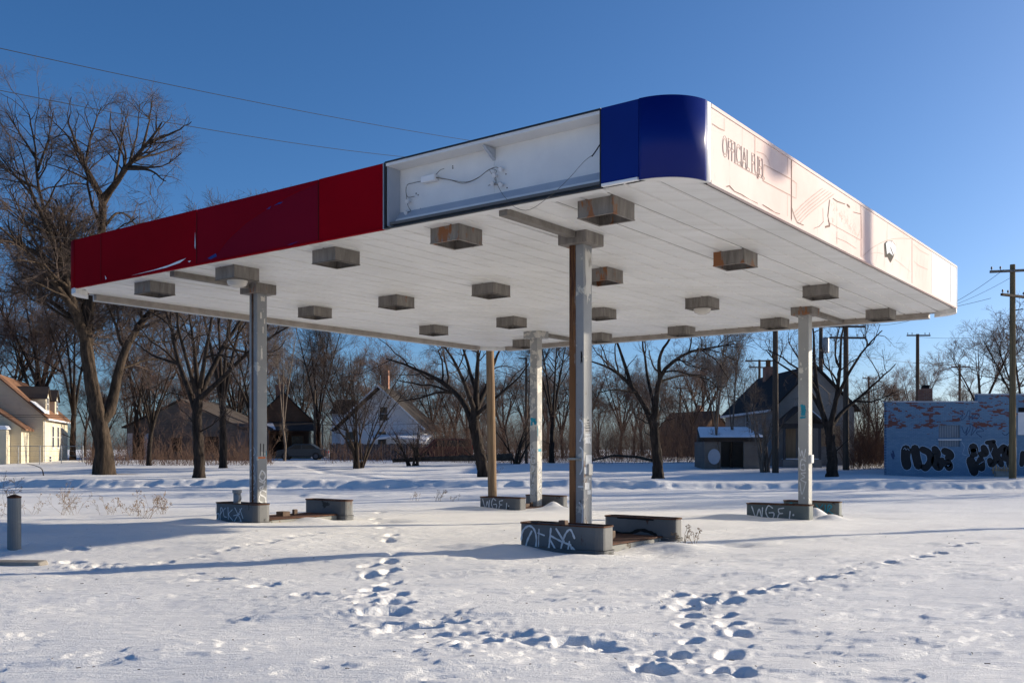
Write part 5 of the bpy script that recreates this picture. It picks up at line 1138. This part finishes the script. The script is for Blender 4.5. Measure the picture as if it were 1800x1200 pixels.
part('porch_snow', M['roof_snow'], gh, lambda m: m.box((0.1, -1.95, .605), (2.5, -1.3, .68)), .03)
# lean-to with a snowy roof
lt = house_frame('lean_to', (1282-900)/FPX*62, 62., math.radians(3), 'low open lean-to with a snowy roof beside the grey house'); lt['category'] = 'shed'
part('wall', M['shed_sd'], lt, lambda m: (m.box((-1.45, 0, 0), (-.55, .15, 1.9)), m.box((.95, 0, 0), (2.0, .15, 1.9)), m.box((-1.45, 2.6, 0), (2.0, 2.75, 2.4)), m.box((-1.6, 0, 0), (-1.452, 2.75, 1.9)), m.box((2.002, 0, 0), (2.15, 2.75, 1.9)))); part('beam', M['roof_char'], lt, lambda m: m.box((-1.7, -.12, 1.905), (2.3, .1, 2.1)))
part('roof', M['roof_char'], lt, lambda m: m.hull([(-2.1,-.4,2.11),(2.4,-.4,2.11),(2.1,2.9,2.75),(-1.4,2.9,2.75)], [(-2.1,-.4,2.18),(2.4,-.4,2.18),(2.1,2.9,2.82),(-1.4,2.9,2.82)])); part('roof_snow', M['roof_snow'], lt, lambda m: m.hull([(-2.0,-.35,2.185),(2.3,-.35,2.185),(2.05,2.9,2.825),(-1.35,2.9,2.825)], [(-1.9,-.25,2.27),(2.2,-.25,2.27),(2.0,2.9,2.93),(-1.3,2.9,2.93)]))
part('oval_board', M['cabinet_grey'], lt, lambda m: m.hull([(-1.0+.4*math.cos(a), -.05, .95+.5*math.sin(a)) for a in np.linspace(0, 6.283, 17)[:-1]], [(-1.0+.4*math.cos(a), -.005, .95+.5*math.sin(a)) for a in np.linspace(0, 6.283, 17)[:-1]]))
# far rooftop left of the grey house
fh = house_frame('far_house', (1258-900)/FPX*125, 125, math.radians(35), 'distant brown roof with a chimney left of the grey house')
part('wall', M['brown_sd'], fh, lambda m: gable_walls(m, -3, 3, 0, 8, 3.2, 6.0)); part('roof', M['roof_char'], fh, lambda m: gable_roof(m, -3, 3, 0, 8, 3.2, 6.0)); part('chimney', M['brick'], fh, lambda m: m.box((.2, 3, 5.5), (.8, 3.6, 7.0)))

# ------------------------------------------------------------------ painted brick building
YB = 52.; bz = gz(22, YB) - .1
def bp(px, py): q = P(px, py, YB); return q[0], q[2]
bb = empty('brick_building', (bp(1558, 833)[0], YB, bz)); tag(bb, 'pale blue painted brick building with bubble-letter graffiti and a barred window', 'building')
x0 = bp(1558, 833)[0]
def lx(px): return bp(px, 0)[0] - x0
def lz(py): return bp(0, py)[1] - bz
hl, hh_ = lz(707), lz(694)
wa, wb_, wz0, wz1 = lx(1650), lx(1688), lz(785), lz(747)
WEND = 13.0; st_x = lx(1718)
def wallf(m):
    z0 = 0
    for (a, b, c, d) in ((0, wa, 0, hl), (wa, wb_, 0, wz0), (wa, wb_, wz1, hl), (wb_, st_x, 0, hl), (st_x, WEND, 0, hh_)):
        m.box((a, 0, c), (b, .3, d))
    m.hull([(0,.301,0),(.3,.301,0),(4.3,9,0),(4.0,9,0)], [(0,.301,hl),(.3,.301,hl),(4.3,9,hl),(4.0,9,hl)]); m.box((WEND-.3, .301, 0), (WEND, 9, hh_)); m.box((4.31, 8.7, 0), (WEND-.31, 9, hl)); m.hull([(.3,.301,hl-.5),(WEND-.31,.301,hl-.5),(WEND-.31,8.69,hl-.5),(4.3,8.69,hl-.5)], [(.3,.301,hl-.35),(WEND-.31,.301,hl-.35),(WEND-.31,8.69,hl-.35),(4.3,8.69,hl-.35)])
wl = part('wall', M['brickwall'], bb, wallf)
part('coping', M['cabinet_grey'], bb, lambda m: (m.box((-.05, -.05, hl+.002), (st_x-.002, .35, hl+.07)), m.box((st_x, -.05, hh_+.002), (WEND+.05, .35, hh_+.07))))
for z in (lz(741), lz(771)): part('brick_course', M['brickwall'], bb, lambda m: m.box((0, -.03, z), (lx(1776), -.002, z+.06)))
part('chimney', M['brick'], bb, lambda m: m.box((lx(1665), 3.0, hl-.4), (lx(1682), 3.7, hl+.95))); part('chimney_cap', M['dark'], bb, lambda m: m.box((lx(1669), 3.1, hl+.951), (lx(1678), 3.6, hl+1.15)))
wn = empty('window', parent=bb); part('pane', M['window_grey'], wn, lambda m: m.box((wa, .18, wz0), (wb_, .2, wz1))); part('sill', M['trim_white'], wn, lambda m: m.box((wa-.05, -.06, wz0+.35), (wb_+.05, -.02, wz0+.42)))
for k in range(13): part('bar', M['cabinet_grey'], wn, lambda m: m.box((wa + (wb_-wa)*(k+.5)/13-.012, .05, wz0), (wa + (wb_-wa)*(k+.5)/13+.012, .07, wz1)))
part('doorway', M['dark'], bb, lambda m: m.box((lx(1790), -.02, lz(724)), (lx(1812), -.002, lz(716)))); part('board', M['trim_white'], bb, lambda m: m.box((lx(1789), -.03, lz(764)), (lx(1830), -.004, lz(724.5))))
# graffiti, traced from the photograph as strokes on the wall
GS = 260/1418.
def g(px, py): return (lx(1540 + px*GS), lz(640 + py*GS))
Og, Xg, Ng = np.array([x0, YB, bz]), np.array([1., 0, 0]), np.array([0, -1., 0])
def wallstrokes(name, mat, strokes, off):
    for pts, w in strokes:
        mb = MB(); q = [g(*p) for p in pts]; mb.ribbon(spline(q, 6) if len(q) > 2 else q, w, Og, Xg, U3, Ng, off)
        o = mb.build(name, mat, None); o.parent = bb; o.location = -Vector(bb.location)
pxm = YB/FPX*GS
fat = [([(285,815),(282,900),(295,970)], 92), ([(372,808),(385,890),(405,970)], 84), ([(445,815),(505,850),(520,920),(480,990),(455,985)], 66), ([(560,810),(590,860),(560,920),(575,975),(610,985),(628,920)], 66), ([(655,830),(700,850),(715,880),(690,890)], 70), ([(690,950),(700,985)], 82),
       ([(905,920),(930,1000),(940,1030)], 88), ([(930,800),(935,850)], 96), ([(1030,800),(1050,850),(1010,860)], 66), ([(1110,770),(1140,850),(1160,890)], 78), ([(1000,920),(1010,990)], 80), ([(1090,920),(1110,960),(1170,900),(1200,960)], 60), ([(1190,830),(1230,800),(1240,900)], 70), ([(1300,800),(1290,960)], 90), ([(1405,850),(1395,960)], 50), ([(1060,750),(1130,740)], 40)]
wallstrokes('graffiti_outline', M['spray_outline'], [(p, w*pxm*1.0+.07) for p, w in fat], .004)
wallstrokes('graffiti_fill', M['spray_black'], [(p, w*pxm) for p, w in fat], .009)
thin = [([(800,520),(830,480),(820,530),(860,500),(880,450),(900,450),(890,530),(930,480),(920,530),(960,480),(990,500),(960,530)], .04), ([(820,600),(850,660),(880,600),(860,680),(900,620),(900,570),(930,600),(910,680),(960,620),(990,600),(1030,640),(960,650),(1010,700)], .045), ([(1210,660),(1240,680),(1280,650)], .05), ([(1150,600),(1130,560)], .02), ([(150,860),(165,900)], .12), ([(160,830),(175,880)], .08)]
wallstrokes('graffiti_tag', M['spray_navy'], thin, .006)
white = [([(262,815),(275,800),(285,820),(300,808),(318,825)], .022), ([(680,965),(690,975),(700,962)], .03), ([(985,960),(1010,940),(1030,930)], .025), ([(895,800),(905,860)], .02), ([(960,810),(970,860)], .02), ([(820,745),(845,790),(830,860),(870,870)], .025), ([(1100,850),(1120,800)], .02)]
wallstrokes('graffiti_highlight', M['spray_outline'], white, .014)
# broken pallet against it
pl = empty('wooden_pallet', (bp(1748, 0)[0], YB-1.0, gz(26.2, YB-1.0)), .1); tag(pl, 'broken wooden pallet in the snow against the brick building', 'pallet')
for k in range(9): part('slat', M['plywood'], pl, lambda m: m.box((-.62+k*.15, rng.uniform(-.02, .02), .15), (-.53+k*.15, .03, .55+rng.uniform(-.1, .15))))
part('rail', M['plywood'], pl, lambda m: m.box((-.65, .035, .3), (.75, .08, .38)))
part('rubble', M['concrete'], pl, lambda m: m.hull([(-.7,-.4,-.1),(.3,-.5,-.1),(.4,.0,-.1),(-.6,.0,-.1)], [(-.6,-.25,.18),(.1,-.3,.12),(.2,-.02,.25),(-.5,-.02,.3)]))

# ------------------------------------------------------------------ poles and wires
def pole(name, px, Y, ytop, r, mat, label, arms=(), lean=0, extra=None, group='utility poles'):
    x = (px-900)/FPX*Y; z0 = gz(x, Y)-.3; zt = CAMZ + (HOR-ytop)/FPX*Y
    o = empty(name, (x, Y, z0)); tag(o, label, 'pole', group); H = zt - z0
    part('shaft', mat, o, lambda m: m.tube([(0,0,0), (lean*.5,0,H*.5), (lean,0,H)], r, 14, r*.72)).data.polygons.foreach_set('use_smooth', [True]*0 or [False]*(14*2+2))
    for (dz, hw, rz, m_) in arms:
        a = empty('crossarm', (lean, 0, H-dz), rz, o)
        part('arm', m_, a, lambda m: m.box((-hw, -.06-r, -.06), (hw, .06-r, .06)), .01)
        for q in (-.92, -.55, .55, .92): part('insulator', M['glass_ins'], a, lambda m: (m.tube([(q*hw, -r, .06), (q*hw, -r, .15)], .018, 6), m.tube([(q*hw, -r, .13), (q*hw, -r, .24)], .05, 8, .035)))
    return o, H
pole('wooden_pole', 866, 34.5, 272, .165, M['wood_pole'], 'sunlit light brown wooden pole rising behind the far canopy corner', lean=-.22)
p, H = pole('utility_pole', 1780, 46.5, 465, .17, M['wood_olive'], 'utility pole with two crossarms standing in front of the brick building', [(.33, 1.05, -.25, M['wire_grey']), (1.55, 1.1, .5, M['wood_dark'])])
part('guy_hook', M['wire'], p, lambda m: m.tube([(.15, 0, H-2.2), (.5, 0, H-2.15)], .03, 6))
pole('utility_pole', 1363, 57, 545, .2, M['wood_dark'], 'dark bare pole in front of the grey house')
p, H = pole('utility_pole', 1487, 60, 566, .2, M['wood_dark'], 'dark pole with two wide crossarms behind the tree by the grey house', [(.3, 1.15, .1, M['wood_dark']), (1.0, 1.15, .1, M['wood_dark'])])
p, H = pole('utility_pole', 1443, 72, 560, .19, M['wood_dark'], 'dark pole carrying a grey transformer beside the right column', [(.4, 1.1, .1, M['wood_dark'])])
part('transformer', M['metal_grey'], p, lambda m: (m.tube([(.25, -.3, H-2.6), (.25, -.3, H-1.5)], .26, 12), m.tube([(.25, -.3, H-1.5), (.25, -.3, H-1.42)], .28, 12, .1)))
pole('utility_pole', 1335, 92, 632, .16, M['wood_dark'], 'distant pole with two crossarms above the grey house roof', [(.12, 1.4, 0, M['wood_dark']), (.75, 1.2, .3, M['wood_dark'])])
pole('utility_pole', 1613, 86, 587, .2, M['wood_dark'], 'distant pole with one crossarm behind the left part of the brick building', [(.15, 1.05, 0, M['wood_dark'])])
pole('utility_pole', 1687, 104, 640, .17, M['wood_dark'], 'small distant pole with one crossarm right of the brick chimney', [(.3, 1.0, 0, M['wood_dark'])])
pole('utility_pole', 1527, 108, 662, .15, M['wood_dark'], 'small distant pole above the reddish thicket', [(.2, 1.0, .4, M['wood_dark'])])
pole('utility_pole', 553, 92, 685, .13, M['wood_dark'], 'thin distant pole between the brown and the white house')
pole('utility_pole', 567, 98, 727, .07, M['wire_grey'], 'thin grey pipe pole beside the white house')
pole('utility_pole', 1196, 112, 680, .13, M['wood_dark'], 'small distant pole with one crossarm above the wood', [(.15, .9, 0, M['wood_dark'])])
p, H = pole('light_pole', 925, 70, 628, .11, M['wood_dark'], 'slim dark light pole beside the back column')
part('lamp_arm', M['wood_dark'], p, lambda m: m.box((-.55, -.05, H-.12), (.05, .05, H-.02)))
# the street pole out of frame on the right, whose shadow lies on the pale fascia and across the snow
bx_ = np.array(W(0, 7.25, 0))[:2] + np.array([math.cos(SUN_AZ), math.sin(SUN_AZ)])*17.5
sp = empty('street_light_pole', (bx_[0], bx_[1], gz(*bx_)-.2)); tag(sp, 'wooden pole with a street lamp arm standing right of the canopy', 'pole', 'utility poles')
part('shaft', M['wood_olive'], sp, lambda m: m.tube([(0,0,0), (0,0,13.4)], .16, 14, .13))
perp = np.array([math.sin(SUN_AZ), -math.cos(SUN_AZ), 0])
part('lamp_arm', M['metal_grey'], sp, lambda m: m.tube(spline([(0,0,10.95), tuple(perp*.25+(0,0,11.45)), tuple(perp*.75+(0,0,12.1)), tuple(perp*1.5+(0,0,12.5)), tuple(perp*2.2+(0,0,12.4))], 5), .045, 8))
hd = perp*2.15 + np.array([0, 0, 12.15])
part('lamp_head', M['metal_grey'], sp, lambda m: (m.tube([tuple(hd + (0,0,.30)), tuple(hd + (0,0,.12)), tuple(hd + (0,0,-.14))], .20, 12, .27), m.tube([tuple(hd + (0,0,-.14)), tuple(hd + (0,0,-.34))], .27, 12, .14)))
# wires
def wire(a, b, sag, label, r=.012, group='overhead wires'):
    a = np.array(a, float); b = np.array(b, float); t = np.linspace(0, 1, 24)[:, None]
    pts = a*(1-t) + b*t; pts[:, 2] -= (4*t*(1-t))[:, 0]*sag
    mid = pts[0].copy(); o = empty('overhead_wire', mid); mb = MB(); mb.tube([p - mid for p in pts], r, 5); mb.build('cable', M['wire'], o)
    tag(o, label, 'wire', group)
wire(P(-60, 72, 30), P(960, 266, 62), .3, 'upper of two long wires crossing the open sky above the red fascia', .013)
wire(P(-60, 147, 30), P(860, 287, 62), .45, 'lower of two long wires crossing the open sky above the red fascia', .013)
wire(P(-40, 396, 40), P(150, 420, 44), .1, 'short wire meeting the left end of the red fascia', .013)
p_r = (1780, 46.5)
wire(P(1764, 474, 46.0), P(1500, 568, 60), 1.0, 'wire from the upper crossarm of the pole by the brick building', .010)
wire(P(1742, 524, 46.0), P(1470, 548, 70), .5, 'wire from the lower crossarm of the pole by the brick building', .010)
wire(P(1260, 580, 56), P(1700, 642, 100), .5, 'wire running past the right column to the distant poles', .016)
wire(P(1780, 486, 46.5), P(1480, 560, 60), .9, 'thin wire below the upper crossarm of the pole by the brick building', .008)
wire(P(1613, 592, 86), P(1900, 560, 70), .6, 'wire from the distant crossarm over the brick building', .012)
wire(P(1480, 705, 78), P(1740, 640, 70), .3, 'wire sloping over the brick building chimney', .014)
wire(P(440, 742, 75), P(860, 738, 80), .3, 'wire stretched in front of the white house', .014)
wire(P(-30, 727, 66), P(135, 729, 68), .05, 'pair of wires in front of the cream house, upper', .014); wire(P(-30, 731, 66), P(135, 732, 68), .05, 'pair of wires in front of the cream house, lower', .014)

# ------------------------------------------------------------------ small things on the lot
x, y = gpix(25, 948, .22); bo = empty('bollard', (x, y, gz(x, y)-.2)); tag(bo, 'grey steel bollard with a rusty cap in a snow mound', 'bollard')
part('pipe', M['bollard'], bo, lambda m: m.tube([(0,0,0),(0,0,.98)], .096, 18), .004); part('cap', M['rust'], bo, lambda m: (m.tube([(0,0,.97),(0,0,.995)], .100, 18), m.tube([(0,0,.995),(0,0,1.02)], .09, 18, .03)))
for p_ in bo.children[0].data.polygons: p_.use_smooth = len(p_.vertices) == 4
x, y = gpix(20, 978, .12); kb = empty('kerb_block', (x, y, gz(x, y)-.02), -.05); tag(kb, 'weathered concrete kerb sticking out of the snow below the bollard', 'kerb')
part('block', M['concrete'], kb, lambda m: m.hull([(-1.6,-.07,-.1),(.50,-.06,-.1),(.52,.10,-.1),(-1.6,.12,-.1)], [(-1.6,-.05,.07),(.40,-.05,.06),(.46,.09,.09),(-1.6,.10,.09)]), .02)
def weed(px, py, z, H, n, seed, label):
    r = np.random.default_rng(seed); x, y = gpix(px, py, z); o = empty('dry_weed', (x, y, gz(x, y)-.03)); tag(o, label, 'weed', 'dry weeds in the snow')
    Pp = np.empty((n, 5, 3)); cur = np.stack([r.normal(size=n)*.10, r.normal(size=n)*.1, np.zeros(n)], -1); Pp[:, 0] = cur; D = np.stack([r.normal(size=n)*.45, r.normal(size=n)*.3, np.ones(n)], -1)
    h = H*r.uniform(.45, 1, n)
    for s in range(1, 5): D = D + r.normal(size=(n,3))*.2; D /= np.linalg.norm(D, axis=-1, keepdims=True); cur = cur + D*(h/4)[:, None]; Pp[:, s] = cur
    R = np.full((n, 1), .0045)*np.linspace(1, .5, 5)[None]
    C1, Q1 = children(r, Pp, R, 9/H, .35, (25, 70), 3, .05, .2, .8, .25, n*7, .05); C2, Q2 = children(r, C1, Q1, 20, .3, (30, 80), 2, .0, .2, 1., .4, n*14, .03)
    v, f = tubes(Pp, R, 4); mesh_np('stems', v, f, M['weed'], parent=o); v, f = join([tubes(C1, np.maximum(Q1, .003), 3), tubes(C2, np.full(Q2.shape, .006), 3)]); mesh_np('sprigs', v, f, M['weed'], parent=o)['kind'] = 'stuff'
for i, (px, py, H, n) in enumerate([(255,905,.75,11),(285,893,.6,9),(238,897,.5,6),(62,893,.6,6),(110,896,.9,7),(128,893,.7,6),(185,893,.6,5),(200,890,.4,4),(770,868,.5,6),(728,868,.35,5),(800,868,.4,5),(8,900,1.1,6)]):
    weed(px, py, .0, H, n, 70+i, ['twiggy dry weed in the snow beside the canopy shadow', 'sparse dry weed stalks in the open snow'][0 if i < 3 else 1])
weed(1205, 958, .0, .42, 8, 90, 'dry weed beside the long second guard of the front island')
weed(872, 838, .1, .8, 5, 91, 'small dry twig by the tree behind the back column')
# bare patches where the wind has scoured the snow
def patch(px, py, z, w, d, label):
    x, y = gpix(px, py, z); pts = []
    for a in np.linspace(0, 2*math.pi, 29)[:-1]:
        k = 1 + .25*math.sin(3*a+px) + .12*math.sin(7*a); qx, qy = x + w*k*math.cos(a), y + d*k*math.sin(a); pts.append((qx, qy, gz(qx, qy)+.006))
    mb = MB(); mb.add(pts + [(x, y, gz(x, y)+.03)], [(i, (i+1) % 28, 28) for i in range(28)]); o = mb.build('bare_ground', M['dirt']); tag(o, kind='structure')
patch(1298, 913, -.12, .42, .30, ''); patch(207, 833, .15, 1.3, .5, '')
# fallen trunk at the edge of the field
fl = empty('fallen_tree', P(765, 812, 66)); tag(fl, 'fallen dark trunk with broken branches in front of the fence', 'log')
flz = gz(-5, 66)
def flp(px, dy, h): return np.array([(px-900)/FPX*66 - fl.location[0], dy, flz + h - fl.location[2]])
part('trunk', M['log'], fl, lambda m: m.tube([flp(690, 0, .35), flp(740, .3, .45), flp(790, .2, .5), flp(850, .6, .55), flp(900, 1.2, .6)], .12, 9, .26)); 
for a in ((700, 1.2, 690), (730, 1.9, 705), (775, .9, 800), (820, 1.5, 812)): part('branch', M['log'], fl, lambda m: m.tube([flp(a[0]+15, .2, .45), flp((a[0]+a[2])/2, .1, a[1]*.6+.3), flp(a[2], 0, a[1])], .06, 6, .015))
f2 = empty('fallen_limb', P(1060, 810, 68)); tag(f2, 'fallen limb lying beyond the spreading tree', 'log'); z2 = gz(6, 68)
def f2p(px, dy, h): return np.array([(px-900)/FPX*68 - f2.location[0], dy, z2 + h - f2.location[2]])
part('trunk', M['log'], f2, lambda m: m.tube([f2p(1035, 0, .3), f2p(1080, .2, .7), f2p(1120, .2, .6), f2p(1152, .4, .3)], .06, 8, .11))
# dead branch in the snow
db = empty('dead_branch', (*gpix(80, 834, .2), 0)); db.location[2] = gz(db.location[0], db.location[1]); tag(db, 'thin dead branch bent out of the snow near the forked tree', 'branch')
part('stick', M['log'], db, lambda m: m.tube(spline([(-.1,0,-.05),(-.2,0,.35),(-.6,0,.55),(-1.0,0,.62)], 4), .03, 6, .012))

# ------------------------------------------------------------------ vehicles
def vehicle(name, loc, rz, prof, glass, width, mats, label, cat, wheels, tails):
    o = empty(name, loc, rz); tag(o, label, cat, 'parked vehicles')
    hw = width/2
    a = [(x, -hw, z) for x, z in prof]; b = [(x, hw, z) for x, z in prof]
    part('body', mats, o, lambda m: m.hull(a, b), .06)
    for gl in glass:
        for s in (-1, 1):
            part('side_window', M['glass'], o, lambda m: m.hull([(x, s*(hw+.004), z) for x, z in gl], [(x, s*(hw+.016), z) for x, z in gl]))
    for wx in wheels:
        for s in (-1, 1):
            w = empty('wheel', (wx, s*(hw-.10), .33), 0, o)
            part('tyre', M['tyre'], w, lambda m: m.tube([(0,-.11,0),(0,.11,0)], .33, 18)); part('rim', M['rim'], w, lambda m: m.tube([(0,-.122,0),(0,.122,0)], .19, 12))
    for (x, z0, z1) in tails:
        for s in (-1, 1): part('tail_light', M['tail'], o, lambda m: m.box((x-.02, s*(hw-.14)-.1, z0), (x+.05, s*(hw-.14)+.1, z1)))
    return o
x, y = (782-900)/FPX*80, 80.
v = vehicle('parked_van', (x, y, gz(x, y)), .12, [(-2.4,.35),(2.2,.35),(2.25,.95),(2.1,1.75),(1.9,1.85),(-.9,1.85),(-1.5,1.2),(-2.35,1.05),(-2.45,.7)], [[(-.85,1.2),(.0,1.2),(.0,1.72),(-.6,1.72)], [(.1,1.2),(1.0,1.2),(1.0,1.72),(.1,1.72)], [(1.1,1.2),(1.95,1.2),(1.85,1.72),(1.1,1.72)]], 1.85, M['van_red'], 'dark maroon van with red tail lights parked beside the board fence', 'van', (-1.5, 1.4), ((2.22, .95, 1.3),))
part('rear_window', M['glass'], v, lambda m: m.hull([(2.235,-.75,1.1),(2.235,.75,1.1),(2.16,.7,1.68),(2.16,-.7,1.68)], [(2.25,-.75,1.1),(2.25,.75,1.1),(2.175,.7,1.68),(2.175,-.7,1.68)]))
x, y = (532-900)/FPX*86, 86.
v = vehicle('parked_car', (x, y, gz(x, y)), .05, [(-2.2,.3),(2.15,.3),(2.2,.75),(2.1,.95),(1.5,1.0),(.9,1.42),(-.6,1.42),(-1.3,.98),(-2.1,.85),(-2.25,.6)], [[(-1.1,.98),(.0,.98),(.0,1.34),(-.55,1.34)], [(.1,.98),(1.3,1.0),(.85,1.34),(.1,1.34)]], 1.75, M['car_grey'], 'dark grey sedan parked in front of the brown porch house', 'car', (-1.4, 1.3), ((2.17, .6, .8),))

# twig litter blown over the snow: nobody could count it
def litter():
    r = np.random.default_rng(5); n = 130; px = r.uniform(60, 1780, n); py = r.uniform(930, 1190, n); X = []; Pp = np.empty((n, 3, 3))
    for i in range(n):
        x, y = gpix(px[i], py[i], .03); a = r.uniform(0, 6.28); l = r.uniform(.006, .022); d = np.array([math.cos(a), math.sin(a)])*l
        for k, t in enumerate((-1, 0, 1)):
            qx, qy = x + d[0]*t + (.2*l if t == 0 else 0), y + d[1]*t; Pp[i, k] = (qx, qy, 0)
    Pp[..., 2] = ground(Pp[..., 0], Pp[..., 1]) + .006
    v, f = tubes(Pp, np.full((n, 3), .0028), 4); o = mesh_np('twig_litter', v, f, M['log']); tag(o, 'tiny dark twigs scattered over the snow', 'litter', kind='stuff')
litter()
